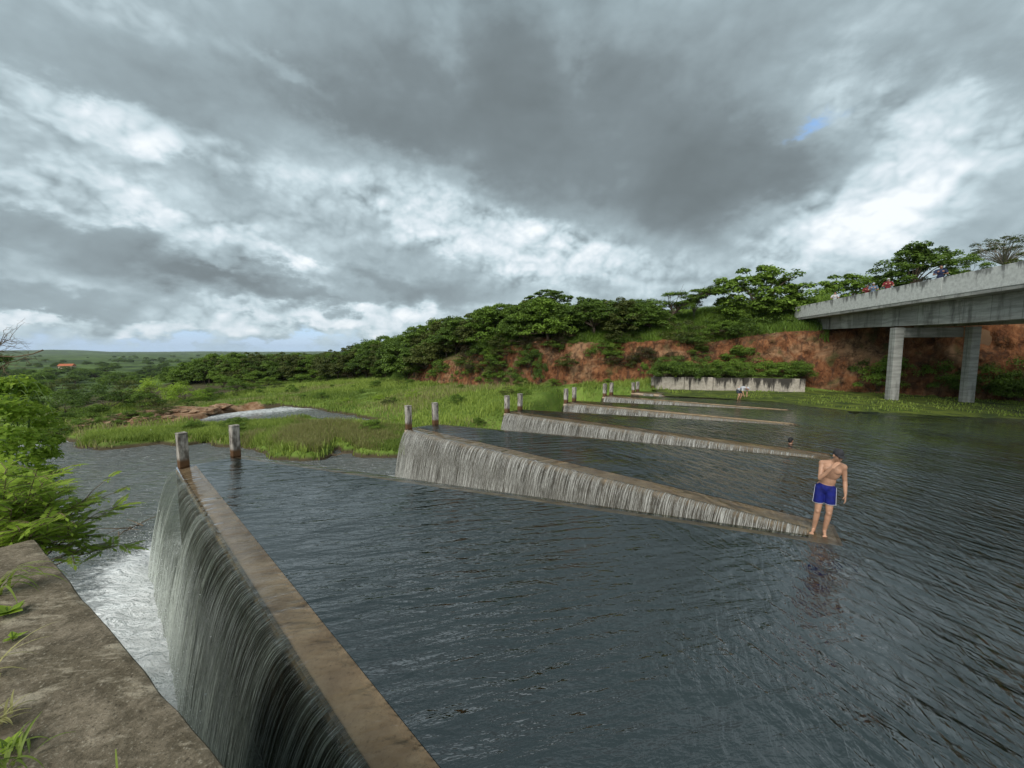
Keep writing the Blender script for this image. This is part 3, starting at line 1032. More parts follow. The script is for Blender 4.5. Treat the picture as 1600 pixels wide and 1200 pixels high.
# ------------------------------------------------------------------ concrete posts on the weir noses
M['post'], t = mat_new('weathered_post_concrete')
P = t.obj()
sep = t.n('ShaderNodeSeparateXYZ'); t.set(sep.inputs[0], P)
r_ = t.n('ShaderNodeObjectInfo').outputs['Random']
PP = t.vmath('ADD', P, t.n('ShaderNodeCombineXYZ').outputs[0])
off = t.n('ShaderNodeCombineXYZ'); t.set(off.inputs[0], t.math('MULTIPLY', r_, 40))
PP = t.vmath('ADD', P, off.outputs[0])
n1 = t.noise(t.mapping(PP, scale=(7, 7, 2.2)), 1, 6, 0.65); n2 = t.noise(PP, 30, 5, 0.7)
c = t.mix(t.maprange(n1, 0.38, 0.66), (0.40, 0.37, 0.33), (0.10, 0.085, 0.07))
c = t.mix(t.maprange(n2, 0.5, 0.8, 0, 0.5), c, (0.09, 0.075, 0.06))
c = t.mix(t.maprange(t.math('ADD', sep.outputs[2], t.math('MULTIPLY', n1, 0.15)), 0.38, 0.22), c, (0.11, 0.06, 0.03))
t.out(t.bsdf(c, 0.9, t.bump(n2, 0.4, 0.01), spec=0.2))


def post_mesh():
    b = MB(); b.box((0, 0, 0.43), (0.25, 0.25, 1.42)); b.box((0, 0, 1.155), (0.27, 0.27, 0.05))
    me = b.mesh('post')
    bm = bmesh.new(); bm.from_mesh(me)
    bmesh.ops.bevel(bm, geom=list(bm.edges), offset=0.018, segments=2, affect='EDGES')
    bm.to_mesh(me); bm.free()
    return me


pm = post_mesh(); pm.materials.append(M['post'])
bay = ['nearest', 'second', 'third', 'fourth', 'fifth', 'sixth', 'seventh']
for ci in range(6):
    _, N_, Fd, _ = CY[ci]
    e = (Fd - N_) / np.linalg.norm(Fd - N_)
    inn = np.array([e[1], -e[0]])
    for which, p in (('near', N_ + e * 0.16 + inn * 0.14), ('far', Fd - e * 0.16 + inn * 0.14)):
        o = link('concrete_post', pm)
        o.location = (p[0], p[1], 0.0)
        o.rotation_euler = (rng.normal(0, 0.008), rng.normal(0, 0.008), math.atan2(e[1], e[0]))
        o.scale = (1, 1, 0.9 if ci < 2 else (0.82 if ci < 5 else 0.7))
        tag(o, f'grey weathered concrete post on the {which} corner of the {bay[ci]} weir nose', 'post', 'concrete posts on the weir noses')
o = link('concrete_post', pm); p = CREST[-1]; o.location = (p[0] + 0.1, p[1], 0.1); o.scale = (1, 1, 0.85)
tag(o, 'small grey concrete post beside the left end of the low stained wall', 'post', 'concrete posts on the weir noses')

# ------------------------------------------------------------------ concrete walkway (side wall of the spillway) the viewer stands on
M['walk'], t = mat_new('mossy_walkway_concrete')
P = t.pos()
n1 = t.noise(P, 1.7, 8, 0.7, 0.3); n2 = t.noise(P, 9, 8, 0.75); n3 = t.noise(P, 60, 5, 0.7)
ps = t.noise(t.mapping(P, rot=(0, 0, R(-25)), scale=(2.2, 7.5, 2)), 1.0, 7, 0.68, 0.4)
c = t.mix(t.maprange(n2, 0.35, 0.65), (0.092, 0.076, 0.052), (0.24, 0.20, 0.145))
c = t.mix(t.maprange(n1, 0.40, 0.62, 0.0, 0.6), c, (0.085, 0.070, 0.044))
q = t.math('ADD', ps, t.math('MULTIPLY', t.math('SUBTRACT', n1, 0.5), 0.5))
c = t.mix(t.maprange(q, 0.54, 0.66, 0, 0.85), c, (0.36, 0.315, 0.235))
c = t.mix(t.maprange(n3, 0.55, 0.70, 0, 0.7), c, (0.40, 0.36, 0.28))
c = t.mix(t.maprange(n3, 0.46, 0.30, 0, 0.8), c, (0.025, 0.02, 0.014))
h = t.math('ADD', t.math('MULTIPLY', n2, 0.8), t.math('MULTIPLY', n3, 0.35))
t.out(t.bsdf(c, 0.95, t.bump(h, 0.9, 0.02), spec=0.15))
WALKZ = 2.05
nu_, k = 150, 0
us = np.linspace(-3.5, 5.15, nu_)
vs, fs = [], []
prof = [(0.60, -4.0), (0.60, WALKZ - 0.30), (0.60, WALKZ - 0.09), (0.598, WALKZ - 0.015), (0.59, WALKZ - 0.003), (0.56, WALKZ)] + \
       [(v_, WALKZ) for v_ in np.linspace(0.45, -1.6, 14)] + [(-1.62, 0.8)]
kk = len(prof)
for i, u_ in enumerate(us):
    for j, (v_, z_) in enumerate(prof):
        chip = 0.0
        if 1 <= j <= 5:
            chip = 0.008 * float(fbm(u_ * 3.1, j * 0.3, 2.0, 4)) + 0.02 * max(0.0, float(fbm(u_ * 1.3, 1.0, 6.0, 3)) - 0.12) * (j >= 2)
        dz = 0.012 * float(fbm(u_ * 2.0, v_ * 2.0, 3.0, 3)) if j >= 3 else 0
        p = W(u_, v_ - abs(chip) if j >= 2 else v_ + chip * 0.3)
        vs.append((p[0], p[1], z_ + dz - (abs(chip) * 0.6 if 3 <= j <= 4 else 0)))
for i in range(nu_ - 1):
    for j in range(kk - 1):
        fs.append((i * kk + j, (i + 1) * kk + j, (i + 1) * kk + j + 1, i * kk + j + 1))
fs.append(tuple((nu_ - 1) * kk + j for j in range(kk))[::-1])
me = mesh_np('concrete_walkway', vs, fs, False)
bm = bmesh.new(); bm.from_mesh(me); bmesh.ops.recalc_face_normals(bm, faces=bm.faces); bm.to_mesh(me); bm.free()
tag(link('concrete_walkway', me, M['walk']), 'mossy brown concrete side wall with pale worn patches beside the nearest waterfall', 'wall')

# ------------------------------------------------------------------ bridge
M['parapet'] = None
m, t = mat_new('stained_parapet_concrete')
P = t.obj()
n1 = t.noise(t.mapping(P, scale=(1.3, 1.3, 0.25)), 1.6, 7, 0.7); n2 = t.noise(P, 5, 7, 0.7)
sep = t.n('ShaderNodeSeparateXYZ'); t.set(sep.inputs[0], P)
c = t.mix(t.maprange(n2, 0.35, 0.7), (0.62, 0.63, 0.60), (0.44, 0.445, 0.425))
topd = t.maprange(sep.outputs[2], 0.35, 1.15, -0.06, 0.14, False)
c = t.mix(t.maprange(t.math('ADD', n1, topd), 0.555, 0.69, 0, 0.8), c, (0.085, 0.085, 0.08))
t.out(t.bsdf(c, 0.9, t.bump(n2, 0.3, 0.02), spec=0.2))
M['parapet'] = m
m, t = mat_new('grey_beam_concrete')
P = t.obj()
n1 = t.noise(t.mapping(P, scale=(1.2, 1.2, 0.2)), 1.3, 7, 0.7); n2 = t.noise(t.mapping(P, scale=(0.6, 0.6, 5)), 1.0, 5, 0.6); n3 = t.noise(P, 8, 6, 0.7)
c = t.mix(t.maprange(n2, 0.35, 0.65), (0.26, 0.26, 0.24), (0.42, 0.42, 0.39))
sp = t.n('ShaderNodeSeparateXYZ'); t.set(sp.inputs[0], P)
fl = t.math('FLOOR', t.math('MULTIPLY', sp.outputs[1], 0.62))
wn_ = t.n('ShaderNodeTexWhiteNoise', _noise_dimensions='1D'); t.set(wn_.inputs['W'], fl)
c = t.mix(t.maprange(wn_.outputs['Value'], 0, 1, 0, 0.6, False), c, (0.15, 0.15, 0.135))
frc = t.math('ABSOLUTE', t.math('SUBTRACT', t.math('FRACT', t.math('MULTIPLY', sp.outputs[1], 0.62)), 0.5))
c = t.mix(t.maprange(frc, 0.485, 0.497, 0, 0.6), c, (0.06, 0.06, 0.055))
c = t.mix(t.maprange(n1, 0.48, 0.68, 0, 0.7), c, (0.085, 0.082, 0.075))
c = t.mix(t.maprange(n3, 0.5, 0.8, 0, 0.4), c, (0.10, 0.10, 0.09))
t.out(t.bsdf(c, 0.9, t.bump(n3, 0.3, 0.02), spec=0.2))
M['beam'] = m
M['asphalt'] = plain('asphalt', (0.05, 0.05, 0.05), 0.95, 0.2, 20)
BRG = R(10)
BD = np.array([math.sin(BRG), math.cos(BRG)])        # along the bridge, away from the viewer
BN = np.array([math.cos(BRG), -math.sin(BRG)])       # across, to the right
B0 = at_Y(1410, 449, 27.0)[:2]                       # near parapet, outer top edge
WID = 7.4
bridge = empty('bridge', (B0[0], B0[1], 0), -BRG)
tag(bridge, 'concrete road bridge with stained pale parapet crossing the reservoir on square columns', 'bridge')
bl = lambda a, b, z: (b, a, z)                       # local: x across, y along
Y0, Y1 = -24.0, 13.6
PT, PB = 8.08, 6.95


def slab(x0, x1, y0, y1, z0, z1, z0b=None, z1b=None, mb=None):
    z0b = z0 if z0b is None else z0b; z1b = z1 if z1b is None else z1b
    b = mb or MB()
    b.add([(x0, y0, z0), (x1, y0, z0), (x1, y0, z1), (x0, y0, z1), (x0, y1, z0b), (x1, y1, z0b), (x1, y1, z1b), (x0, y1, z1b)],
          [(0, 1, 2, 3), (5, 4, 7, 6), (4, 0, 3, 7), (1, 5, 6, 2), (3, 2, 6, 7), (4, 5, 1, 0)])
    return b


def parapet(x0, x1):
    b = MB()
    seg = [-24.0, -17.0, -10.0, -3.0, 2.25, 13.6]
    for y0, y1 in zip(seg[:-1], seg[1:]):
        slab(x0, x1, y0 + 0.012, y1 - 0.012, PB - PB, PT - PB, mb=b)
    o = b.build('parapet', M['parapet'], bridge, bevel=0.02)
    o.location = (0, 0, PB)
    return o


parapet(0.0, 0.2); parapet(WID - 0.2, WID)
slab(0.21, WID - 0.21, Y0, Y1, PB + 0.02, PB + 0.25).build('deck', M['asphalt'], bridge)
b = MB(); slab(0.03, 0.9, Y0, Y1 - 0.05, PB - 0.20, PB - 0.004, mb=b); slab(WID - 0.9, WID - 0.03, Y0, Y1 - 0.05, PB - 0.20, PB - 0.004, mb=b); slab(0.9, WID - 0.9, Y0, Y1 - 0.05, PB - 0.20, PB + 0.01, mb=b)
b.build('deck_slab', M['beam'], bridge)
for x0 in (1.05, WID - 1.05 - 0.45):
    b = MB()
    for y0, y1 in ((-24, -14.2), (-14.2, -3.0), (-3.0, 4.0), (4.0, 9.6)):
        f0, f1 = (y0 + 24) / 37.6, (y1 + 24) / 37.6
        za, zb = 5.30 + 0.42 * max(0, (y0 + 3) / 16), 5.30 + 0.42 * max(0, (y1 + 3) / 16)
        slab(x0, x0 + 0.45, y0 + 0.01, y1 - 0.01, za, PB - 0.21, zb, PB - 0.21, mb=b)
    b.build('girder', M['beam'], bridge, bevel=0.015)
    b = MB(); slab(x0 - 0.02, x0 + 0.47, 9.62, 13.4, 5.62, PB - 0.22, 5.9, PB - 0.22, mb=b); b.build('girder', M['beam'], bridge)
col1 = pxz(1399, 627.5); col2 = pxz(1518, 631.5)
L1 = ((col1 - B0) @ BN, (col1 - B0) @ BD); L2 = ((col2 - B0) @ BN, (col2 - B0) @ BD)
for q, w_ in ((L1, 0.55), (L2, 0.52)):
    b = MB(); b.box((0, 0, 2.6), (w_, 0.55, 6.0))
    o = b.build('column', M['beam'], bridge, bevel=0.03); o.location = (q[0] + 0.05, q[1] + 0.45, -0.3)
slab(L1[0] + 0.3, L2[0] - 0.2, L1[1] + 0.15, L1[1] + 0.75, 4.6, 5.28).build('cross_beam', M['beam'], bridge, bevel=0.02)
for yy in (-13.5,):
    for q in (L1, L2):
        b = MB(); b.box((0, 0, 2.0), (0.8, 0.95, 7.0)); o = b.build('column', M['beam'], bridge, bevel=0.03); o.location = (q[0] + 0.05, yy, -0.3)
slab(0.3, WID - 0.3, 13.45, 15.0, 3.5, PB - 0.25).build('abutment', M['beam'], bridge, bevel=0.03)
bw = lambda x, y, z: Vector((B0[0] + BN[0] * x + BD[0] * y, B0[1] + BN[1] * x + BD[1] * y, z))

# road shoulder posts beyond the bridge end
M['rail'] = plain('galvanised_post', (0.42, 0.43, 0.42), 0.6, 0.2, 10)
for k_, (px, py0, py1) in enumerate(((1226, 474, 452), (1234, 476, 453), (1241, 478, 455), (1253, 484, 450))):
    p = at_Y(px, py0, 43.0)
    b = MB(); h_ = at_Y(px, py1, 43.0)[2] - p[2]
    b.tube([(0, 0, -1.2), (0.02, 0, h_ * 0.5), (-0.02, 0, h_)], [0.06, 0.055, 0.05], 6)
    b.box((0, 0, h_), (0.14, 0.14, 0.03))
    o = b.build('marker_post', M['rail']); o.location = p
    tag(o, ['thin pale post leftmost of the row at the bridge end', 'thin pale post second in the row at the bridge end',
            'thin pale post third in the row at the bridge end', 'tall dark-topped post right at the bridge parapet end'][k_], 'post', 'marker posts at the bridge end')

# ------------------------------------------------------------------ low stained retaining wall on the far bank
m, t = mat_new('black_streaked_wall')
P = t.pos()
n1 = t.noise(t.mapping(P, scale=(1.6, 1.6, 0.22)), 1.0, 7, 0.7); n2 = t.noise(P, 4, 7, 0.7)
sep = t.n('ShaderNodeSeparateXYZ'); t.set(sep.inputs[0], P)
c = t.mix(t.maprange(n2, 0.35, 0.65), (0.42, 0.38, 0.32), (0.28, 0.25, 0.21))
c = t.mix(t.maprange(t.math('ADD', n1, t.maprange(sep.outputs[2], 0.2, 1.3, -0.05, 0.13, False)), 0.50, 0.60, 0, 0.95), c, (0.035, 0.032, 0.028))
t.out(t.bsdf(c, 0.95, t.bump(n2, 0.4, 0.03), spec=0.15))
M['rwall'] = m
wa, wb = at_z(1025, 608.5, 0.0)[:2], at_z(1258, 613.5, 0.0)[:2]
e = (wb - wa) / np.linalg.norm(wb - wa); nn = np.array([-e[1], e[0]]); Lw = np.linalg.norm(wb - wa)
b = MB()
npan = 5
for i in range(npan):
    x0, x1 = Lw * i / npan + 0.02, Lw * (i + 1) / npan - 0.02
    c_ = wa + e * (x0 + x1) / 2 + nn * 0.15
    b.box((c_[0], c_[1], 0.32), (x1 - x0, 0.3, 1.75 + 0.05 * (i % 2)), math.atan2(e[1], e[0]))
c_ = wa + e * 0.15 + nn * 1.4
b.box((c_[0], c_[1], 0.3), (0.28, 2.2, 1.74), math.atan2(e[1], e[0]))
rw = b.build('retaining_wall', M['rwall'], bevel=0.03)
tag(rw, 'low pale concrete retaining wall with black water streaks on the far bank', 'wall')
# earth filling behind it
b = MB(); n_ = 40
vs, fs = [], []
for i in range(n_ + 1):
    for j in range(8):
        p = wa + e * Lw * i / n_ + nn * (0.25 + j * 0.75)
        vs.append((p[0], p[1], 1.12 + 0.07 * j + 0.1 * float(fbm(i * 0.4, j * 0.5, 1.0, 3))))
for i in range(n_):
    for j in range(7):
        fs.append((i * 8 + j, (i + 1) * 8 + j, (i + 1) * 8 + j + 1, i * 8 + j + 1))
tag(link('terrace', mesh_np('terrace', vs, fs, True), M['ground']), 'earth terrace behind the low retaining wall', kind='structure')

# ------------------------------------------------------------------ vegetation builders
def leaf_quads(ctr, nrm, size, aspect, rg):
    """one bent diamond leaf per centre"""
    n = len(ctr)
    a = rg.normal(size=(n, 3)); a -= nrm * np.sum(a * nrm, 1, keepdims=True); a /= np.linalg.norm(a, axis=1, keepdims=True) + 1e-9
    b = np.cross(nrm, a)
    s = size[:, None]
    v0 = ctr - a * s; v1 = ctr + b * s * aspect + nrm * s * 0.15; v2 = ctr + a * s - nrm * s * 0.1; v3 = ctr - b * s * aspect + nrm * s * 0.15
    vs = np.stack([v0, v1, v2, v3], 1).reshape(-1, 3)
    return vs, np.arange(4 * n).reshape(n, 4)


def crown_mesh(name, clumps, per, leaf, rg, clump_r=0.5, flat=0.6, mat=None):
    """clumps: list of (centre, radius); leaves concentrated on each clump's shell"""
    C_, N_, S_, T_ = [], [], [], []
    for (c, r) in clumps:
        n = int(per * (0.7 + 0.6 * rg.random()))
        d = rg.normal(size=(n, 3)); d /= np.linalg.norm(d, axis=1, keepdims=True)
        d[:, 2] = np.where(d[:, 2] < -0.25, -d[:, 2] * 0.6, d[:, 2])
        rad = r * (0.45 + 0.6 * rg.random(n) ** 0.6)
        pos = np.array(c) + d * rad[:, None] * np.array([1, 1, flat])
        nr_ = d * 0.7 + np.array([0, 0, 0.7]) + rg.normal(size=(n, 3)) * 0.5
        nr_ /= np.linalg.norm(nr_, axis=1, keepdims=True)
        C_.append(pos); N_.append(nr_); S_.append(leaf * (0.6 + 0.8 * rg.random(n)))
        T_.append(np.clip(rg.normal(0.45, 0.16) + rg.normal(0, 0.2, n), 0, 1))
    C_, N_, S_, T_ = map(np.concatenate, (C_, N_, S_, T_))
    vs, fs = leaf_quads(C_, N_, S_, 0.55, rg)
    me = mesh_np(name, vs, fs)
    vattr(me, 'tint', np.repeat(T_, 4))
    if mat: me.materials.append(mat)
    return me


def tree_proto(kind, seed, mat, leaf=0.11, bark='bark'):
    """unit trees about 5 m high; returns root with crown and trunk children"""
    rg = np.random.default_rng(seed)
    tb = MB()
    clumps = []
    if kind == 'round':
        H, rx = 5.0, 2.5
        nb = 64
        for i in range(nb):
            th = rg.random() * 2 * math.pi; rr_ = rx * rg.random() ** 0.5
            zt = H * (0.93 - 0.50 * (rr_ / rx) ** 2.4)
            zz = zt - (zt - 0.5) * 0.9 * rg.random() ** 1.3
            clumps.append(((rr_ * math.cos(th), rr_ * math.sin(th), zz), rg.uniform(0.45, 0.8)))
        per = 150; fl = 0.75
    elif kind == 'umbrella':
        H, rx = 5.0, 3.3
        for i in range(72):
            th = rg.random() * 2 * math.pi; rr_ = rx * rg.random() ** 0.5
            zt = H * (0.95 - 0.34 * (rr_ / rx) ** 2.0)
            zz = zt - 2.6 * (1 - 0.45 * rr_ / rx) * rg.random() ** 1.2
            clumps.append(((rr_ * math.cos(th), rr_ * math.sin(th), zz), rg.uniform(0.4, 0.72)))
        per = 160; fl = 0.6
    elif kind == 'broad':
        H, rx = 5.0, 3.0
        for i in range(120):
            th = rg.random() * 2 * math.pi; ph = math.asin(rg.uniform(-0.30, 1.0)); q_ = rg.uniform(0.40, 1.0) ** 0.6
            q_ *= 1 + 0.16 * math.sin(3 * th + seed) * math.cos(ph)
            clumps.append(((rx * 0.9 * q_ * math.cos(ph) * math.cos(th), rx * 0.9 * q_ * math.cos(ph) * math.sin(th), 1.55 + 3.1 * q_ * math.sin(ph)), rg.uniform(0.30, 0.60)))
        per = 130; fl = 0.85
    elif kind == 'bush':
        H, rx = 2.2, 1.7
        for i in range(26):
            th = rg.random() * 2 * math.pi; rr_ = rx * rg.random() ** 0.5
            zt = H * (0.95 - 0.6 * (rr_ / rx) ** 2)
            zz = zt * (0.25 + 0.75 * rg.random() ** 0.6)
            clumps.append(((rr_ * math.cos(th), rr_ * math.sin(th), zz), rg.uniform(0.32, 0.6)))
        per = 150; fl = 0.75
    elif kind == 'lean':
        H, rx = 5.0, 3.4
        for i in range(70):
            f = rg.random()
            x_ = -1.6 + 5.4 * f; y_ = rg.normal(0, 0.9)
            zt = 3.3 + 1.7 * f ** 0.8 - 0.25 * y_ * y_
            zz = zt - (2.9 * (1 - f) + 0.7) * rg.random()
            clumps.append(((x_, y_, zz), rg.uniform(0.35, 0.62)))
        per = 190; fl = 0.75
    elif kind == 'sparse':
        H, rx = 5.0, 2.4
        for i in range(60):
            th = rg.random() * 2 * math.pi; rr_ = rx * rg.random() ** 0.5
            zz = H * (0.5 + 0.47 * rg.random() * (1 - 0.4 * (rr_ / rx) ** 2))
            clumps.append(((rr_ * math.cos(th), rr_ * math.sin(th), zz), rg.uniform(0.28, 0.5)))
        per = 60; fl = 0.75
    fork = {'round': 1.0, 'umbrella': 1.3, 'broad': 1.0, 'bush': 0.15, 'lean': 1.4, 'sparse': 1.2}[kind]
    r0 = {'broad': 0.17, 'round': 0.14, 'umbrella': 0.19, 'bush': 0.04, 'lean': 0.13, 'sparse': 0.09}[kind]
    lean = 0.7 if kind == 'lean' else 0.15
    fp = Vector((lean * 0.5, rg.normal(0, 0.1), fork))
    tb.tube([(0, 0, -0.6), (0.03, 0.02, fork * 0.4), tuple(fp)], [r0 * 1.25, r0, r0 * 0.85], 8)
    pick = list(range(len(clumps))); rg.shuffle(pick)
    for q in pick[:22 if kind != 'sparse' else 60]:
        c = Vector(clumps[q][0])
        mid = fp.lerp(c, 0.5) + Vector((rg.normal(0, 0.15), rg.normal(0, 0.15), 0.12 * (c.z - fp.z) + rg.normal(0, 0.1)))
        rr0 = r0 * rg.uniform(0.3, 0.55)
        tb.tube([tuple(fp), tuple(mid), tuple(c)], [rr0, rr0 * 0.6, rr0 * 0.22], 5, False)
        if kind == 'sparse' or kind == 'lean' or kind == 'umbrella':
            for _ in range(2):
                tip = c + Vector(rg.normal(0, 0.4, 3)) + Vector((0, 0, 0.25))
                tb.tube([tuple(mid.lerp(c, 0.6)), tuple(tip)], [rr0 * 0.35, rr0 * 0.12], 4, False)
    name = {'round': 'leafy_tree', 'umbrella': 'spreading_tree', 'broad': 'broad_tree', 'bush': 'bush', 'lean': 'leaning_tree', 'sparse': 'thin_tree'}[kind]
    root = empty(name)
    cm = crown_mesh('crown', clumps, per, leaf, rg, flat=fl, mat=mat)
    link('crown', cm, None, root)
    link('trunk' if kind != 'bush' else 'stems', tb.mesh('trunk', True), M[bark], root)
    return root


PROTO = {
    'round': [tree_proto('round', 1, M['leaf_dark']), tree_proto('round', 2, M['leaf_mid']), tree_proto('round', 3, M['leaf_dark']), tree_proto('round', 5, M['leaf_olive'])],
    'umbrella': [tree_proto('umbrella', 11, M['leaf_dark']), tree_proto('umbrella', 12, M['leaf_mid'])],
    'broad': [tree_proto('broad', 51, M['leaf_mid'], 0.10), tree_proto('broad', 52, M['leaf_dark'], 0.10)],
    'bush': [tree_proto('bush', 21, M['leaf_mid'], 0.06), tree_proto('bush', 22, M['leaf_dark'], 0.06), tree_proto('bush', 23, M['leaf_olive'], 0.06), tree_proto('bush', 24, M['leaf_brown'], 0.05), tree_proto('bush', 25, M['leaf_fresh'], 0.055)],
    'lean': [tree_proto('lean', 31, M['leaf_dark'], 0.075)],
    'sparse': [tree_proto('sparse', 41, M['leaf_olive'], 0.07, 'bark_pale')],
}
USED = {}


def plant(kind, idx, loc, rz, sc, label, cat, group=None):
    root = PROTO[kind][idx]
    if USED.get((kind, idx)):
        root = copy_tree(root, loc, rz, sc)
    else:
        USED[(kind, idx)] = True
        root.location = [float(a) for a in loc]; root.rotation_euler = (0, 0, rz)
        root.scale = (sc, sc, sc) if not hasattr(sc, '__len__') else sc
    for k in ('label', 'category', 'group'):
        if k in root: del root[k]
    return tag(root, label, cat, group)


gz1 = lambda x, y: float(ground_z(np.array([x]), np.array([y]))[0])
SIL = np.array([(60, 600), (200, 588), (250, 574), (300, 562), (345, 549), (400, 550), (480, 551), (540, 545), (575, 527), (620, 522), (655, 513), (690, 492), (740, 480),
                (765, 468), (800, 474), (850, 460), (880, 466), (940, 463), (1000, 462), (1020, 466), (1035, 487), (1100, 492), (1700, 480)], float)
cnt = 0
placed = []
def foot_xy(s, d):
    fo, nx, ny = foot_at(np.array([s]))
    return fo[0][0] + nx[0] * d, fo[1][0] + ny[0] * d


def zone_label(px, kind, front):
    if px < 330: return ('dark shrubby tree low in the thicket at the left end of the hillside', 'thicket at the left end of the hillside')
    if px < 600: return ('dense dark tree in the belt of trees left of the high hillside', 'belt of trees left of the high hillside')
    if px < 800: return ('dense dark tree on the steep wooded slope left of the red cliff', 'trees on the wooded slope left of the red cliff')
    return ('dense tree crowning the top of the red cliff left of the grassy slope', 'trees crowning the red cliff')


rgp = np.random.default_rng(5)
S_HI = cum[8] + 3.0
tries = 0
while cnt < 215 and tries < 6000:
    tries += 1
    s_ = rgp.uniform(cum[1] - 4, S_HI)
    d_ = 1.0 + 17 * rgp.random() ** 1.5
    cliffy = s_ > cum[5] - 2
    if cliffy: d_ = 2.6 + 10 * rgp.random() ** 1.6
    x, y = foot_xy(s_, d_)
    if y < 5: continue
    z = gz1(x, y)
    px, py = proj(x, y, z)
    if px < 100 or px > 1030: continue
    if any((x - a) ** 2 + (y - b_) ** 2 < c_ ** 2 for a, b_, c_ in placed): continue
    ztop = at_Y(px, np.interp(px, SIL[:, 0], SIL[:, 1]) + rgp.uniform(-3, 9), y)[2]
    h_max = ztop - z
    if h_max < 1.3: continue
    kind = 'round'
    r_ = rgp.random()
    if r_ < 0.16 and px > 560: kind = 'umbrella'
    h_ = min(h_max, rgp.uniform(4.0, 6.8))
    if h_ < 2.6:
        kind = 'bush'
    base = {'round': 5.0, 'umbrella': 4.95, 'bush': 2.35}[kind]
    sc_ = h_ / base
    wide = rgp.uniform(1.0, 1.25) * (1.2 if h_ < 3.4 and kind != 'bush' else 1.0)
    sp = {'round': 1.6, 'umbrella': 2.0, 'bush': 1.1}[kind] * sc_
    idx = int(rgp.integers(0, len(PROTO[kind]))) if kind != 'bush' else int(rgp.integers(0, 3))
    if kind == 'round' and px < 560 and 440 < px and rgp.random() < 0.3: idx = 3
    lb, gp = zone_label(px, kind, d_)
    lb = lb if kind != 'bush' else lb.replace('tree', 'shrub', 1) if 'shrubby' not in lb else lb
    plant(kind, idx, (x, y, z - 0.1), rgp.uniform(0, 6.28), (sc_ * wide, sc_ * wide, sc_), lb, 'tree' if kind != 'bush' else 'shrub', gp if kind != 'bush' else 'shrubs among the hillside trees')
    placed.append((x, y, sp)); cnt += 1


def at_ground(px, py, Ymin=20, Ymax=400):
    """first hit of a pixel's ray with the terrain"""
    r = ray(px, py)
    Ys = np.linspace(Ymin, Ymax, 1500)
    P_ = np.array([0, 0, CAMH])[None] + r[None] * (Ys / r[1])[:, None]
    g = ground_z(P_[:, 0], P_[:, 1])
    hit = np.nonzero(P_[:, 2] < g)[0]
    i = hit[0] if len(hit) else -1
    return P_[i]


def tree_px(kind, idx, px, py_base, py_top, Y, width_px, label, cat, rz=0.0, group=None, sink=0.3):
    p = at_Y(px, py_base, Y); top = at_Y(px, py_top, Y)
    h_ = top[2] - p[2]
    base = {'round': 5.0, 'umbrella': 4.95, 'broad': 5.0, 'bush': 2.35, 'lean': 5.1, 'sparse': 5.0}[kind]
    wb_ = {'broad': 6.2, 'round': 6.0, 'umbrella': 7.6, 'bush': 4.1, 'lean': 6.4, 'sparse': 5.2}[kind]
    sz_ = h_ / base
    sx = (width_px / F * Y) / wb_
    return plant(kind, idx, (p[0], p[1], p[2] - 0.0), rz, (sx, sx, sz_), label, cat, group)


tree_px('lean', 0, 1044, 506, 447, 46, 124, 'wind-bent tree leaning right with a flat feathery crown on the cliff top', 'tree')
tree_px('sparse', 0, 1084, 497, 462, 47, 26, 'thin nearly leafless sapling between the leaning tree and the grassy slope', 'tree')
tree_px('broad', 0, 1184, 506, 411, 44, 146, 'tall wide-crowned green tree standing alone on the slope left of the bridge', 'tree', 0.6)
tree_px('broad', 0, 1318, 496, 425, 48, 112, 'rounded mid green tree behind the far end of the bridge parapet', 'tree', 1.0)
tree_px('broad', 1, 1424, 466, 379, 46, 122, 'big dark broad tree rising behind the people on the bridge', 'tree', 2.0)
tree_px('bush', 0, 1510, 436, 395, 46, 60, 'light green bush behind the parapet right of the big broad tree', 'bush', 1.0)
tree_px('sparse', 0, 1570, 430, 366, 48, 90, 'greyish thin-leaved tree at the right edge behind the bridge', 'tree', 2.2)
tree_px('round', 3, 1612, 430, 388, 43, 70, 'olive leafy tree cut by the right edge of the view behind the parapet', 'tree', 0.4)
tree_px('umbrella', 1, 858, 488, 452, 58, 78, 'thin feathery flat-topped tree showing against the sky above the cliff thicket', 'tree', 2.9)

# shrubs hanging on the cliff and under the bridge
hang = [(1120, 520, 490, 44, 60, 1), (1150, 520, 480, 43, 70, 0), (1215, 522, 482, 42, 80, 1), (1245, 525, 492, 41, 50, 1), (1180, 520, 478, 42.5, 70, 1),
        (1072, 545, 497, 43, 70, 2), (1045, 540, 500, 43.5, 60, 2), (1100, 548, 505, 42.8, 60, 2), (1085, 560, 520, 42.3, 40, 1), (1020, 560, 530, 43, 30, 1), (935, 562, 528, 43.6, 46, 1), (958, 565, 545, 43.0, 40, 0), (845, 600, 555, 45.5, 30, 1), (830, 575, 535, 46.3, 36, 1),
        (1005, 590, 565, 41.3, 22, 0), (780, 590, 550, 49, 46, 1), (805, 600, 565, 47.3, 40, 1), (905, 545, 520, 45.6, 40, 1)]
for k_, (px, pb, pt, Y, wpx, idx) in enumerate(hang):
    tree_px('bush', idx, px, pb, pt, Y, wpx, 'green shrub clinging to the face or the lip of the red cliff', 'shrub', rgp.uniform(0, 6), 'shrubs on the red cliff')
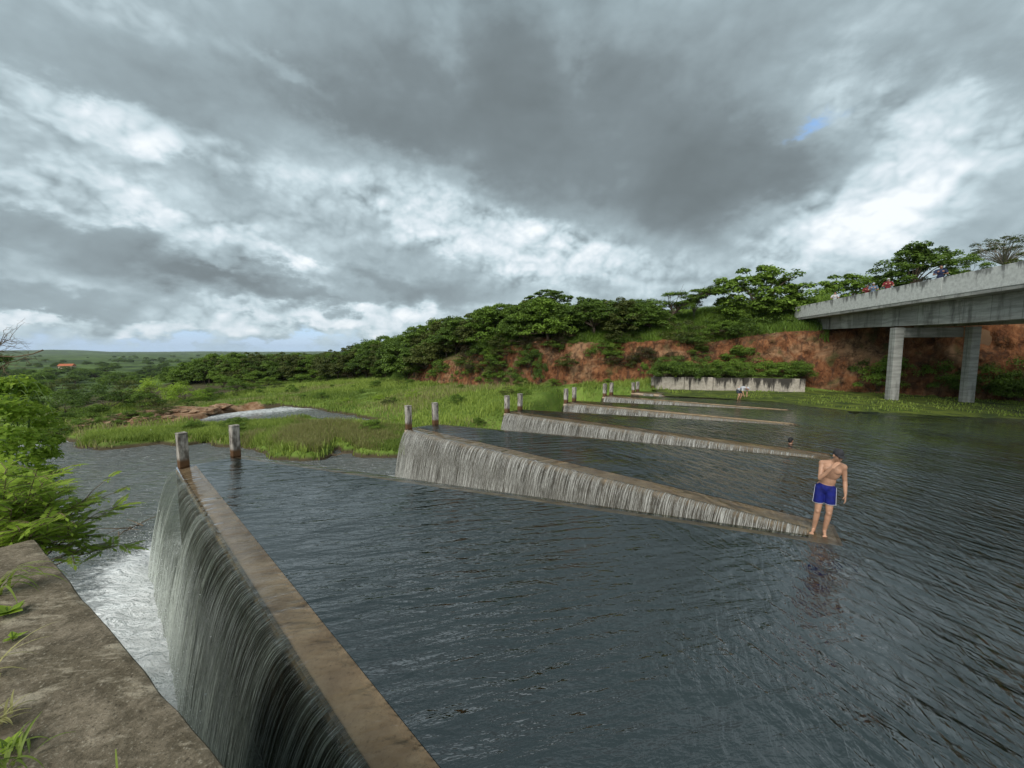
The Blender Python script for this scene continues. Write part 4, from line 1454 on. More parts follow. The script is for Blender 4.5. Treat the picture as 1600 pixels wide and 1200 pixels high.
for k_, (px, pb, pt, Y, wpx, idx) in enumerate([(1478, 618, 560, 33.0, 50, 1), (1496, 600, 520, 33.2, 46, 1), (1455, 622, 590, 32.5, 40, 2), (1560, 626, 585, 28.5, 60, 1), (1592, 630, 575, 27.0, 60, 1), (1575, 560, 528, 29.8, 50, 0), (1630, 632, 570, 25.5, 70, 1)]):
    tree_px('bush', idx, px, pb, pt, Y, wpx, 'dark green shrub at the cliff foot in the shade under the bridge', 'shrub', rgp.uniform(0, 6), 'shrubs under the bridge')
for _ in range(54):
    s_ = rgp.uniform(cum[5] + 6, cum[9] + 4); d_ = rgp.uniform(0.5, 2.3)
    x, y = foot_xy(s_, d_)
    fo_, _, _ = foot_at(np.array([s_]))
    z = lerp(fo_[2][0], fo_[3][0], float(np.clip((d_ + 0.3) / 2.2, 0.15, 1))) - 0.5
    sc_ = rgp.uniform(0.5, 1.0)
    plant('bush', int(rgp.choice([0, 1, 1, 2, 3])), (x, y, z), rgp.uniform(0, 6), (sc_ * 1.2, sc_ * 1.2, sc_), 'green shrub clinging to the face or the lip of the red cliff', 'shrub', 'shrubs on the red cliff')
for _ in range(18):
    s_ = rgp.uniform(cum[10] + 2.5, cum[13] + 3)
    d_ = rgp.uniform(-0.5, 1.3)
    x, y = foot_xy(s_, d_)
    sc_ = rgp.uniform(0.5, 1.15)
    plant('bush', int(rgp.choice([0, 1, 1, 2])), (x, y, 0.0 + 2.6 * max(0.0, d_) * rgp.random()), rgp.uniform(0, 6), (sc_, sc_, sc_ * 1.2), 'dark green shrub at the cliff foot in the shade under the bridge', 'shrub', 'shrubs under the bridge')
# hedge behind the low wall
for k_, px in enumerate((1040, 1062, 1082, 1100, 1125, 1150, 1172, 1195, 1215, 1235, 1250)):
    dense = px < 1112
    tree_px('bush', 1 if dense else 0, px, 594 + rgp.uniform(-2, 2), (554 if dense else 562) + rgp.uniform(-4, 3), 37.3 - (px - 1040) * 0.008, 56, 'leafy dark bush spilling over the top of the low stained wall' if dense else 'loose green bush along the right half of the low stained wall', 'bush', rgp.uniform(0, 6),
            'bushes behind the left half of the low wall' if dense else 'bushes behind the right half of the low wall')
tree_px('bush', 4, 1048, 592, 566, 36.9, 24, 'small yellow-green sprig at the left end of the low stained wall', 'bush', 1.0)

for _ in range(12):
    px = rgp.uniform(1032, 1252)
    tree_px('bush', int(rgp.choice([0, 1])), px, 590, 560 + (6 if px > 1115 else 0) + rgp.uniform(-5, 4), 36.6 + rgp.uniform(0, 1.0) - (px - 1040) * 0.008, 50, 'leafy dark bush spilling over the top of the low stained wall' if px < 1112 else 'loose green bush along the right half of the low stained wall', 'bush', rgp.uniform(0, 6),
            'bushes behind the left half of the low wall' if px < 1112 else 'bushes behind the right half of the low wall')
# lower thicket and bank shrubs on the left
def shrub_at(px, pyb, pyt, wpx, idx, label, cat='bush', group=None, kind='bush', Ymin=14):
    p = at_ground(px, pyb, Ymin)
    return tree_px(kind, idx, px, pyb, pyt, p[1], wpx, label, cat, rgp.uniform(0, 6), group)


for px, pb, pt, wpx, idx, lb in [
        (245, 625, 585, 70, 4, 'bright yellow-green bush above the brown rocks, left one of two'), (290, 628, 592, 70, 4, 'bright yellow-green bush above the brown rocks, right one of two'),
        (370, 616, 590, 46, 0, 'small green bush just right of the yellow-green bushes'),
        (575, 590, 570, 55, 3, 'brown dry brush heap at the foot of the wooded slope'), (548, 594, 578, 40, 3, 'low brown dry brush left of the larger dry heap')]:
    shrub_at(px, pb, pt, wpx, idx, lb)
for px, pb, pt, wpx, idx in [(170, 640, 600, 90, 1), (130, 632, 598, 80, 1), (210, 632, 590, 70, 2), (190, 612, 580, 60, 1), (100, 650, 615, 70, 1), (150, 660, 630, 60, 0), (225, 640, 610, 60, 0), (60, 640, 600, 80, 0), (20, 660, 600, 90, 1),
                             (100, 615, 590, 60, 2), (60, 610, 580, 70, 0)]:
    shrub_at(px, pb, pt, wpx, idx, 'dark green bush on the low bank at the left beyond the channel', group='bushes on the low left bank')
for px, pb, pt, wpx, idx in [(90, 680, 664, 46, 0), (125, 672, 655, 50, 0), (160, 668, 650, 40, 0), (100, 660, 642, 40, 0), (230, 652, 634, 50, 2), (265, 646, 630, 44, 2), (205, 656, 640, 40, 0), (60, 690, 668, 60, 0)]:
    shrub_at(px, pb, pt, wpx, idx, 'low green shrub along the water edge left of the grass island', group='shrubs along the left water edge')
for px, pb, pt, wpx in [(600, 590, 576, 40), (640, 592, 577, 40), (680, 594, 574, 40), (720, 596, 576, 44), (760, 600, 580, 40), (655, 586, 570, 40), (700, 585, 568, 40), (740, 588, 566, 40), (420, 602, 588, 40), (470, 600, 584, 44), (515, 596, 582, 40), (780, 604, 578, 46), (690, 590, 560, 50), (640, 586, 556, 50), (600, 584, 560, 46), (740, 592, 562, 50), (560, 588, 560, 50), (500, 594, 572, 50), (450, 596, 574, 50), (400, 600, 578, 50), (350, 608, 584, 50), (815, 606, 588, 36), (330, 622, 604, 40), (395, 612, 598, 36)]:
    shrub_at(px, pb, pt, wpx, 0, 'low fresh green shrub at the foot of the wooded slope above the grass', group='low shrubs at the foot of the wooded slope')

# trees scattered over the far valley
nf = 0
tries = 0
while nf < 170 and tries < 9000:
    tries += 1
    px = rgp.uniform(-60, 560); py = 555 + 46 * rgp.random() ** 1.2
    if px > 300 and py > 562: continue
    p = at_ground(px, py, 90, 1600)
    if p[1] > 1590: continue
    if fbm(p[0] * 0.012, p[1] * 0.012, 2.0, 2) < -0.02 and rgp.random() < 0.8: continue
    h_ = rgp.uniform(4.5, 9)
    k2 = 'round' if rgp.random() < 0.8 else 'umbrella'
    plant(k2, int(rgp.random() < 0.4), (p[0], p[1], gz1(p[0], p[1]) - 0.4), rgp.uniform(0, 6), (h_ / 5 * 1.5, h_ / 5 * 1.5, h_ / 5), 'dark tree far off in the green valley on the left', 'tree', 'far trees in the valley')
    nf += 1

# ------------------------------------------------------------------ grass
def blades(name, x, y, h, w, rg, mat, label, tint=None, lean=0.35, kind='stuff', z=None, cat='grass'):
    n = len(x)
    z = ground_z(x, y) - 0.03 if z is None else z
    th = rg.random(n) * 2 * math.pi
    dx, dy = np.cos(th), np.sin(th)
    bend = lean * (0.4 + rg.random(n)) * h
    ph = rg.random(n) * 2 * math.pi
    bx, by = np.cos(ph) * bend, np.sin(ph) * bend
    P0 = np.stack([x - dx * w / 2, y - dy * w / 2, z], 1); P1 = np.stack([x + dx * w / 2, y + dy * w / 2, z], 1)
    mx_, my_, mz_ = x + bx * 0.3, y + by * 0.3, z + h * 0.62
    P2 = np.stack([mx_ - dx * w * 0.4, my_ - dy * w * 0.4, mz_], 1); P3 = np.stack([mx_ + dx * w * 0.4, my_ + dy * w * 0.4, mz_], 1)
    P4 = np.stack([x + bx, y + by, z + h], 1)
    vs = np.stack([P0, P1, P2, P3, P4], 1).reshape(-1, 3)
    f = (np.array([(0, 1, 3), (0, 3, 2), (2, 3, 4)])[None] + 5 * np.arange(n)[:, None, None]).reshape(-1, 3)
    me = mesh_np(name, vs, f)
    tt = rg.random(n) if tint is None else np.clip(tint, 0, 1)
    vattr(me, 'tint', np.repeat(tt, 5))
    o = link(name, me, mat)
    return tag(o, label, cat, kind=kind)


def sample_poly(poly, n, rg):
    lo, hi = poly.min(0), poly.max(0)
    X, Y = np.empty(0), np.empty(0)
    while len(X) < n:
        x, y = rg.uniform(lo[0], hi[0], n), rg.uniform(lo[1], hi[1], n)
        m = inside(x, y, poly)
        X, Y = np.append(X, x[m]), np.append(Y, y[m])
    return X[:n], Y[:n]


rgg = np.random.default_rng(77)
x, y = sample_poly(ISLAND, 56000, rgg)
mz = ground_z(x, y) > -2.98
x, y = x[mz], y[mz]
pat = fbm(x * 0.35, y * 0.35, 1.0, 3)
px_, py_ = proj(x, y, -2.6)
dry = ss(0.16, 0.42, fbm(x * 0.22, y * 0.22, 6.0, 3) + 0.22 * np.exp(-((px_ - 500) / 60) ** 2))
hh_ = (0.20 + 0.28 * rgg.random(len(x))) * (1 + 0.8 * pat)
m = rgg.random(len(x)) > dry * 0.8
blades('island_grass', x[m], y[m], hh_[m], rgg.uniform(0.03, 0.06, m.sum()), rgg, M['grass'], 'bright green grass covering the island in the channel', 0.5 + 1.0 * pat[m] + rgg.normal(0, 0.2, m.sum()))
m = ~m
blades('dry_island_grass', x[m], y[m], hh_[m] * 1.25, rgg.uniform(0.015, 0.04, m.sum()), rgg, M['grass_dry'], 'brownish dry stalks among the island grass', 0.4 + rgg.normal(0, 0.2, m.sum()))
n = 300000
x, y = rgg.uniform(-75, 22, n), rgg.uniform(20, 92, n)
zz = ground_z(x, y)
dF, iF, tF, sF = seg_dist(x, y, FOOT)
sdF = np.where(sF > 0, dF, -dF)
px_, py_ = proj(x, y, zz)
u_, v_ = UV(x, y)
rk_ = sdf_poly(x, y, ROCK)
m = (zz > -2.95) & (sdF < 0.4) & (px_ > 60) & (px_ < 1075) & (rk_ > 0.2) & ~inside(x, y, ISLAND) & (sdf_poly(x, y, RES) > 0.5)
x, y, zz, px_, py_, sdF = x[m], y[m], zz[m], px_[m], py_[m], sdF[m]
pat = fbm(x * 0.16, y * 0.16, 3.0, 4); pat2 = fbm(x * 0.5, y * 0.5, 5.0, 3)
dry = ss(0.12, 0.32, fbm(x * 0.10, y * 0.10, 9.0, 3) + 0.22 * np.exp(-((px_ - 560) / 70) ** 2 - ((py_ - 632) / 16) ** 2) + 0.25 * np.exp(-((py_ - 628) / 6) ** 2) * (px_ < 470))
hh_ = (0.16 + 0.24 * rgg.random(len(x))) * (1 + 1.6 * np.clip(pat2, -0.5, 1) + 0.9 * pat) * (1 + 0.4 * ss(-6, 0, sdF))
m = rgg.random(len(x)) > dry * 0.75
blades('bank_grass', x[m], y[m], hh_[m], rgg.uniform(0.05, 0.10, m.sum()), rgg, M['grass'], 'fresh green grass over the bank below the wooded slope', 0.45 + 1.1 * pat[m] + 0.5 * pat2[m] + rgg.normal(0, 0.2, m.sum()))
m = ~m
blades('dry_bank_grass', x[m], y[m], hh_[m] * 0.95, rgg.uniform(0.04, 0.08, m.sum()), rgg, M['grass_dry'], 'yellowed dry grass among the green bank grass', 0.45 + rgg.normal(0, 0.2, m.sum()))
# grassy slope over the cliff, near the bridge end
n = 60000
s_ = rgg.uniform(cum[7] + 1, cum[10] + 3, n); d_ = 1.5 + 12 * rgg.random(n) ** 1.2
fo_, nx_, ny_ = foot_at(s_)
x, y = fo_[0] + nx_ * d_, fo_[1] + ny_ * d_
pat = fbm(x * 0.3, y * 0.3, 3.0, 3)
blades('slope_grass', x, y, (0.4 + 0.5 * rgg.random(n)) * (1 + 0.8 * pat), rgg.uniform(0.04, 0.09, n), rgg, M['leaf_mid'], 'rough green grass on the slope above the red cliff beside the bridge', 0.5 + 0.7 * pat + rgg.normal(0, 0.2, n))
# low weeds breaking up the grass
k_ = 0
for _ in range(400):
    if k_ >= 46: break
    x, y = float(rgg.uniform(-60, 14)), float(rgg.uniform(24, 66))
    z_ = gz1(x, y); px, py = proj(x, y, z_)
    dd_, _, _, s2_ = seg_dist(np.array([x]), np.array([y]), FOOT)
    if z_ < -2.85 or px < 120 or px > 960 or s2_[0] > 0 or sdf_poly(np.array([x]), np.array([y]), RES)[0] < 1.2: continue
    if UV(x, y)[0] < 17 and UV(x, y)[1] < 40: continue
    sc_ = float(rgg.uniform(0.22, 0.5)); k_ += 1
    plant('bush', int(rgg.choice([0, 0, 2, 4])), (x, y, z_ - 0.05), float(rgg.uniform(0, 6)), (sc_ * 1.3, sc_ * 1.3, sc_), 'knee-high weed clump standing in the green grass bank', 'weed', 'weed clumps in the grass')
# far-left bank of the channel
n = 26000
uu_, vv_ = rgg.uniform(6.5, 30, n), rgg.uniform(-14, 3.5, n)
x, y = uu_ * UX[0] + vv_ * VX[0], uu_ * UX[1] + vv_ * VX[1]
z_ = ground_z(x, y); m = (z_ > -2.9)
x, y = x[m], y[m]
blades('left_bank_grass', x, y, (0.25 + 0.4 * rgg.random(len(x))), rgg.uniform(0.02, 0.05, len(x)), rgg, M['leaf_mid'], 'long grass on the left bank beyond the walkway')

# algae and wet grass on the shelf at the far shore
M['algae'], t = mat_new('green_algae')
P = t.pos(); n1 = t.noise(P, 0.9, 6, 0.65); n2 = t.noise(P, 9, 5, 0.7)
c = t.mix(t.maprange(n1, 0.35, 0.65), (0.025, 0.042, 0.006), (0.10, 0.13, 0.014))
c = t.mix(t.maprange(n2, 0.55, 0.8, 0, 0.6), c, (0.10, 0.085, 0.025))
t.out(t.bsdf(c, 0.75, t.bump(n2, 0.6, 0.04), spec=0.3))
ALG = np.array([at_z(px, py, 0.03)[:2] for px, py in [(1052, 617), (1100, 619), (1160, 622.5), (1215, 626), (1262, 632), (1335, 640), (1450, 645), (1560, 650), (1640, 654), (1700, 650), (1680, 634)]]
               + [(36.5, 27.5), (32, 33.5), (27, 36.8), (25.5, 34.4), (14.2, 37.0)])
xs = np.arange(12, 42, 0.25); ys = np.arange(19, 40, 0.25)
GX, GY = np.meshgrid(xs, ys, indexing='ij')
sa = sdf_poly(GX, GY, ALG) + 0.5 * fbm(GX * 0.7, GY * 0.7, 1.0, 3)
GZ = 0.02 + np.clip(-sa, -0.6, 2.0) * 0.035 + 0.03 * fbm(GX * 1.5, GY * 1.5, 2.0, 3)
I = np.arange(GX.size).reshape(GX.shape)
kq = (np.minimum(np.minimum(sa[:-1, :-1], sa[1:, 1:]), np.minimum(sa[1:, :-1], sa[:-1, 1:])) < 0.6)
fs = np.stack([I[:-1, :-1], I[1:, :-1], I[1:, 1:], I[:-1, 1:]], -1)[kq]
tag(link('algae_shelf', mesh_np('algae_shelf', np.stack([GX.ravel(), GY.ravel(), GZ.ravel()], 1), fs, True), M['algae']), 'bright green algae covering the shallow shelf at the far shore', 'algae', kind='stuff')
x, y = sample_poly(ALG, 9000, rgg)
z_ = np.full(len(x), 0.02)
mk = fbm(x * 0.5, y * 0.5, 4.0, 3) > -0.02
blades('shore_grass', x[mk], y[mk], rgg.uniform(0.05, 0.22, mk.sum()), rgg.uniform(0.03, 0.06, mk.sum()), rgg, M['grass'], 'short wet grass on the far shore shelf', z=z_[mk])

# ------------------------------------------------------------------ foreground plants
def leaflet_arr(base, d, nrm, L, wid):
    """narrow folded leaf: base point, direction, normal -> 4 verts"""
    side = d.cross(nrm).normalized()
    return [base, base + d * L * 0.5 + side * wid - nrm * wid * 0.25, base + d * L - nrm * L * 0.12, base + d * L * 0.5 - side * wid - nrm * wid * 0.25]


class LeafMesh:
    def __init__(self): self.v, self.f, self.t = [], [], []
    def leaf(self, base, d, nrm, L, wid, tint):
        b = len(self.v)
        self.v += [tuple(p) for p in leaflet_arr(base, d, nrm, L, wid)]
        self.f.append((b, b + 1, b + 2)); self.f.append((b, b + 2, b + 3))
        self.t += [tint] * 4

    def frond(self, base, d, L, pairs, rg, tint, mb=None, droop=0.5, pin=0.30):
        d = d.normalized()
        up = Vector((0, 0, 1))
        side = d.cross(up)
        side = side.normalized() if side.length > 1e-3 else Vector((1, 0, 0))
        nrm = side.cross(d).normalized()
        pts = []
        p = Vector(base); dd = d.copy()
        nseg = pairs + 2
        for i in range(nseg):
            pts.append(p.copy())
            p = p + dd * (L / nseg)
            dd = (dd + Vector((0, 0, -droop / nseg))).normalized()
        if mb is not None: mb.tube([tuple(q) for q in pts], [0.0028] * (nseg - 1) + [0.001], 4, False)
        for i in range(1, nseg):
            f = i / nseg
            ll = L * pin * (1.0 - 0.55 * abs(f - 0.45) * 1.6)
            dl = (pts[min(i + 1, nseg - 1)] - pts[i - 1]).normalized()
            for s_ in (-1, 1):
                ld = (side * s_ + dl * 0.55 + Vector((0, 0, rg.normal(-0.12, 0.12)))).normalized()
                self.leaf(pts[i], ld, nrm, ll * rg.uniform(0.85, 1.1), ll * 0.21, float(np.clip(tint + rg.normal(0, 0.12), 0, 1)))
        self.leaf(pts[-1], dd, nrm, L * pin, L * pin * 0.2, tint)

    def mesh(self, name):
        me = mesh_np(name, self.v, self.f)
        vattr(me, 'tint', self.t)
        return me


rgf = np.random.default_rng(404)
M['twig'] = plain('twig_bark', (0.14, 0.10, 0.06), 0.9, 0.3, 20)
M['green_stem'] = plain('green_stem', (0.10, 0.16, 0.04), 0.7, 0.3, 20)


def feathery_shrub(root_px, targets, label, fronds=9, name='feathery_shrub', flen=(0.15, 0.25)):
    """root_px: (px, py, Y) of the base; targets: (px, py, Y) of branch ends"""
    rp = Vector(at_Y(*root_px))
    root = empty(name, rp)
    lm, mb = LeafMesh(), MB()
    for (px, py, Y) in targets:
        e_ = Vector(at_Y(px, py, Y)) - rp
        mid = e_ * 0.5 + Vector((rgf.normal(0, 0.06), rgf.normal(0, 0.06), 0.10))
        pts = [Vector((0, 0, -0.3)), mid * 0.5, mid, e_.lerp(mid, 0.4) + Vector((0, 0, 0.03)), e_]
        mb.tube([tuple(p) for p in pts], [0.009, 0.008, 0.006, 0.004, 0.002], 5, False)
        for k_ in range(fronds):
            f = rgf.uniform(0.45, 1.0)
            b_ = mid.lerp(e_, (f - 0.45) / 0.55) if f > 0.45 else mid
            th = rgf.random() * 2 * math.pi
            dirv = (e_ - mid).normalized() * 0.5 + Vector((math.cos(th), math.sin(th), rgf.uniform(-0.1, 0.55)))
            lm.frond(b_, dirv, rgf.uniform(*flen), int(rgf.integers(9, 14)), rgf, float(rgf.uniform(0.25, 0.95)), mb, droop=rgf.uniform(0.3, 0.9))
    link('foliage', lm.mesh('foliage'), M['leaf_fresh'], root)
    link('stems', mb.mesh('stems'), M['twig'], root)
    return tag(root, label, 'shrub')


tg = []
for _ in range(46):
    px = rgf.uniform(-60, 125); py = 725 + rgf.random() * 110 + max(0, px) * 0.10
    tg.append((px, py, 3.7 + rgf.uniform(-0.4, 0.7)))
feathery_shrub((10, 900, 4.2), tg, 'leafy bright green shrub with feathery leaves growing over the far end of the walkway', 17)
feathery_shrub((30, 905, 3.9), [(150, 835, 4.1), (190, 850, 4.2), (165, 800, 4.3), (120, 850, 3.9), (200, 760, 4.6), (172, 745, 4.5), (140, 775, 4.2), (110, 815, 3.7), (205, 852, 4.2), (90, 845, 3.7), (60, 838, 3.6), (130, 862, 3.9), (185, 790, 4.4), (160, 770, 4.4)],
               'feathery shrub with thin branches reaching out over the channel water', 7)
# the pods hanging on the outer branch
# broad leaved climbing bush behind
def vine_bush():
    rp = Vector(at_Y(15, 800, 5.2))
    root = empty('climbing_bush', rp)
    cl = []
    for (px, py, Y, r_) in [(0, 612, 5.2, .20), (28, 605, 5.3, .18), (52, 615, 5.4, .16), (10, 645, 5.0, .26), (48, 650, 5.3, .24), (72, 668, 5.5, .18), (8, 690, 4.9, .30), (50, 700, 5.1, .26), (20, 735, 4.8, .30),
                            (-20, 660, 5.0, .3), (-30, 720, 4.9, .35), (70, 715, 5.3, .16), (-25, 620, 5.2, .25), (25, 770, 4.8, .3), (62, 745, 5.0, .2), (85, 690, 5.5, .10)]:
        cl.append((tuple(Vector(at_Y(px, py, Y)) - rp), r_))
    link('foliage', crown_mesh('foliage', cl, 300, 0.034, rgf, flat=0.95, mat=M['leaf_fresh']), None, root)
    mb = MB()
    for c_, r_ in cl:
        c_ = Vector(c_)
        mb.tube([(0, 0, -0.4), tuple(c_ * 0.5 + Vector((0.05, 0, 0.05))), tuple(c_)], [0.012, 0.008, 0.004], 5, False)
    for _ in range(16):
        px, py = rgf.uniform(0, 78), rgf.uniform(592, 680)
        p = Vector(at_Y(px, py, 5.2)) - rp
        pts = []
        dx_ = rgf.uniform(0.08, 0.22)
        for k_ in range(8):
            f = k_ / 7
            pts.append((p.x + dx_ * f, p.y, p.z + 0.12 * math.sin(f * 3.0) - 0.05 * f * f))
        mb.tube(pts, 0.0035, 4, False)
    link('stems', mb.mesh('stems'), M['green_stem'], root)
    tag(root, 'tall yellow-green climbing bush with curling tendrils at the left edge', 'bush')


vine_bush()


def blade_tuft(name, base, n, L, w_, rg, label, mat, spread=0.5, up=0.9, dirx=None):
    """arching grass leaves as ribbons, root at base (world)"""
    vs, fs, tt = [], [], []
    for _ in range(n):
        th = rg.random() * 2 * math.pi if dirx is None else dirx + rg.normal(0, 0.5)
        l_ = L * rg.uniform(0.55, 1.1); k_ = 8
        d = Vector((math.cos(th), math.sin(th), 0)); sd_ = Vector((-d.y, d.x, 0))
        p = Vector((rg.normal(0, 0.03), rg.normal(0, 0.03), 0)); a_ = math.atan2(up, spread * rg.uniform(0.3, 1.4))
        b0 = len(vs); bend = rg.uniform(1.2, 2.4); tn = float(rg.uniform(0.2, 1.0))
        for i in range(k_ + 1):
            f = i / k_
            ww = w_ * (1 - f ** 2) * 0.5 + 0.0006
            vs += [tuple(p - sd_ * ww), tuple(p + sd_ * ww)]; tt += [tn, tn]
            ang_ = a_ - bend * f
            p = p + (d * math.cos(ang_) + Vector((0, 0, math.sin(ang_)))) * (l_ / k_)
        for i in range(k_):
            fs.append((b0 + 2 * i, b0 + 2 * i + 1, b0 + 2 * i + 3, b0 + 2 * i + 2))
    me = mesh_np(name, vs, fs, True); vattr(me, 'tint', tt)
    o = link(name, me, mat); o.location = [float(c) for c in base]
    return tag(o, label, 'grass tuft')


wz_ = WALKZ + 0.005
blade_tuft('grass_tuft', at_z(0, 925, wz_), 16, 0.42, 0.016, rgf, 'broad arching grass leaves at the left edge just below the feathery shrub', M['grass'], dirx=0.1)
blade_tuft('grass_tuft', at_z(-30, 1065, wz_), 7, 0.30, 0.010, rgf, 'few long pale grass blades arching over the walkway at the left edge', M['grass_dry'], dirx=0.2, spread=1.0)
blade_tuft('grass_tuft', at_z(8, 1195, wz_), 26, 0.17, 0.008, rgf, 'green weedy tuft in the bottom left corner of the walkway', M['grass'])
blade_tuft('grass_tuft', at_z(-15, 1140, wz_), 26, 0.16, 0.008, rgf, 'dry mixed tuft at the left edge just above the corner weeds', M['grass_dry'])
blade_tuft('grass_tuft', at_z(175, 1210, wz_), 4, 0.13, 0.005, rgf, 'small thin grass sprig at the bottom edge of the walkway', M['grass'])
blade_tuft('grass_tuft', at_Y(100, 772, 4.9), 90, 0.26, 0.012, rgf, 'thick green grass tuft behind the feathery shrub', M['grass'])
blade_tuft('grass_tuft', at_Y(70, 765, 5.0), 90, 0.28, 0.012, rgf, 'green grass tuft between the climbing bush and the feathery shrub', M['grass'])

# small weed on the walkway edge
def weed(px, py, label, n=9, L=0.09):
    p = Vector(at_z(px, py, wz_)); root = empty('weed', p)
    lm = LeafMesh()
    for k_ in range(n):
        th = rgf.random() * 6.28
        lm.leaf(Vector((0, 0, 0.004 + 0.02 * rgf.random())), Vector((math.cos(th), math.sin(th), rgf.uniform(0.1, 0.9))).normalized(), Vector((0, 0, 1)), L * rgf.uniform(0.5, 1), L * 0.25, float(rgf.uniform(0.2, 1)))
    link('leaves', lm.mesh('leaves'), M['leaf_fresh'], root)
    mb = MB(); mb.tube([(0, 0, -0.02), (0, 0, 0.05)], 0.003, 4); link('stem', mb.mesh('stem'), M['green_stem'], root)
    tag(root, label, 'weed')


weed(12, 960, 'small leafy weed at the left edge under the arching grass leaves', 16, 0.12)
weed(20, 1000, 'tiny pale green weed on the walkway left edge', 9, 0.06)
weed(5, 1175, 'round-leaved weed among the corner grass at the bottom left', 14, 0.07)

# bare shrub at the far left
def bare_branches(px, py, Y, label):
    rp = Vector(at_Y(px, py, Y)); root = empty('bare_shrub', rp)
    mb = MB()

    def grow(p, d, L, r, lev):
        q = p + d * L
        m_ = p.lerp(q, 0.5) + Vector(rgf.normal(0, L * 0.06, 3))
        mb.tube([tuple(p), tuple(m_), tuple(q)], [r, r * 0.8, r * 0.6], 5, False)
        if lev == 0: return
        for _ in range(3 if lev > 1 else 2):
            nd = (d + Vector(rgf.normal(0, 0.55, 3)) + Vector((0.12, 0, 0.02))).normalized()
            grow(q if rgf.random() < 0.6 else m_, nd, L * rgf.uniform(0.55, 0.8), r * 0.55, lev - 1)
    for d in ((0.3, 0.1, 0.9), (0.5, -0.1, 0.7), (0.1, 0, 1), (0.75, 0.1, 0.42)):
        grow(Vector((0, 0, -0.3)), Vector(d).normalized(), 0.62, 0.022, 4)
    mb.tube([(0.3, 0, 0.2), (0.9, 0, 0.18), (1.35, 0, 0.26), (1.62, 0, 0.36)], [0.02, 0.017, 0.013, 0.02], 6)
    link('branches', mb.mesh('branches'), M['twig'], root)
    cl = [((rgf.normal(0.1, 0.35), rgf.normal(0, 0.2), rgf.normal(0.05, 0.15)), 0.22) for _ in range(7)]
    link('foliage', crown_mesh('foliage', cl, 120, 0.04, rgf, flat=0.8, mat=M['leaf_dark']), None, root)
    tag(root, label, 'shrub')


bare_branches(-25, 568, 10.5, 'leafless twiggy shrub with a long bare branch tip at the far left edge')

# driftwood twigs caught in the channel
def driftwood(px, py, label):
    rp = Vector(at_z(px, py, -2.95)); mb = MB()
    for k_ in range(9):
        a_ = rgf.uniform(0, 6.28); L = rgf.uniform(0.4, 1.1)
        p0 = Vector(rgf.normal(0, 0.15, 3)); p0.z = 0.03
        mb.tube([tuple(p0), tuple(p0 + Vector((math.cos(a_) * L * .5, math.sin(a_) * L * .5, 0.12))), tuple(p0 + Vector((math.cos(a_) * L, math.sin(a_) * L, rgf.uniform(0, .3))))], [0.02, 0.014, 0.006], 5)
    o = link('driftwood', mb.mesh('driftwood'), M['twig']); o.location = rp
    tag(o, label, 'driftwood')


driftwood(205, 826, 'tangle of dark twigs caught in the channel water between the shrub and the waterfall')
driftwood(527, 712, 'dark branch sticking out of the water at the front edge of the grass island')

# ------------------------------------------------------------------ rocks on the outfall shelf
M['rock'], t = mat_new('tan_rock')
P = t.obj(); n1 = t.noise(P, 2.0, 8, 0.7); n2 = t.noise(P, 9, 6, 0.7)
c = t.mix(t.maprange(n1, 0.35, 0.65), (0.16, 0.08, 0.04), (0.36, 0.25, 0.16)); c = t.mix(t.maprange(n2, 0.5, 0.75, 0, 0.6), c, (0.09, 0.06, 0.04))
t.out(t.bsdf(c, 0.9, t.bump(n2, 0.6, 0.05), spec=0.2))


def rock_mesh(seed):
    bm = bmesh.new(); bmesh.ops.create_icosphere(bm, subdivisions=4, radius=1)
    for v in bm.verts:
        p = v.co.copy()
        k_ = 1 + 0.35 * mnoise.fractal(p * 1.3 + Vector((seed, 0, 0)), 1.0, 2.0, 4) + 0.12 * abs(mnoise.noise(p * 4 + Vector((0, seed, 0))))
        v.co = p * k_
        v.co.z *= 0.42
    me = bpy.data.meshes.new('rock'); bm.to_mesh(me); bm.free()
    me.materials.append(M['rock'])
    return me


rocks = [rock_mesh(i * 3.7) for i in range(4)]
for k_, (px, py, sz) in enumerate([(160, 660, 1.0), (205, 652, 1.3), (240, 650, 1.2), (272, 645, 1.0), (300, 641, 0.8), (225, 657, 0.9), (180, 663, 0.7), (320, 643, 1.1), (345, 636, 0.9), (258, 655, 0.7), (140, 666, 0.6), (375, 633, 0.8)]):
    p = at_z(px, py, -2.6)
    o = link('rock', rocks[k_ % 4]); o.location = (p[0], p[1], gz1(p[0], p[1]) + 0.05); o.scale = (sz * 1.3, sz, sz * 0.8); o.rotation_euler = (0, 0, rgf.random() * 6.28)
    tag(o, 'tan brown rock on the bare rocky shelf left of the rapids', 'rock', 'rocks on the outfall shelf')

# ------------------------------------------------------------------ far house
M['roof'] = plain('clay_roof', (0.42, 0.13, 0.06), 0.9, 0.25, 3); M['hwall'] = plain('house_wall', (0.55, 0.42, 0.33), 0.9, 0.1, 3); M['dark'] = plain('dark_opening', (0.03, 0.03, 0.03), 0.6)
hp = at_ground(105, 576, 120, 900)
hs = empty('house', (hp[0], hp[1], hp[2] - 0.2), R(20)); hs.scale = (1.3, 1.3, 1.3)
tag(hs, 'small house with an orange clay roof among the far trees on the left', 'house')
b = MB(); b.box((0, 0, 1.5), (10, 6, 3.0)); b.build('wall', M['hwall'], hs)
b = MB(); b.add([(-5.6, -3.6, 2.9), (5.6, -3.6, 2.9), (5.6, 0, 5.0), (-5.6, 0, 5.0), (5.6, 3.6, 2.9), (-5.6, 3.6, 2.9)], [(0, 1, 2, 3), (3, 2, 4, 5), (0, 3, 5), (1, 4, 2), (0, 5, 4, 1)]); b.build('roof', M['roof'], hs)
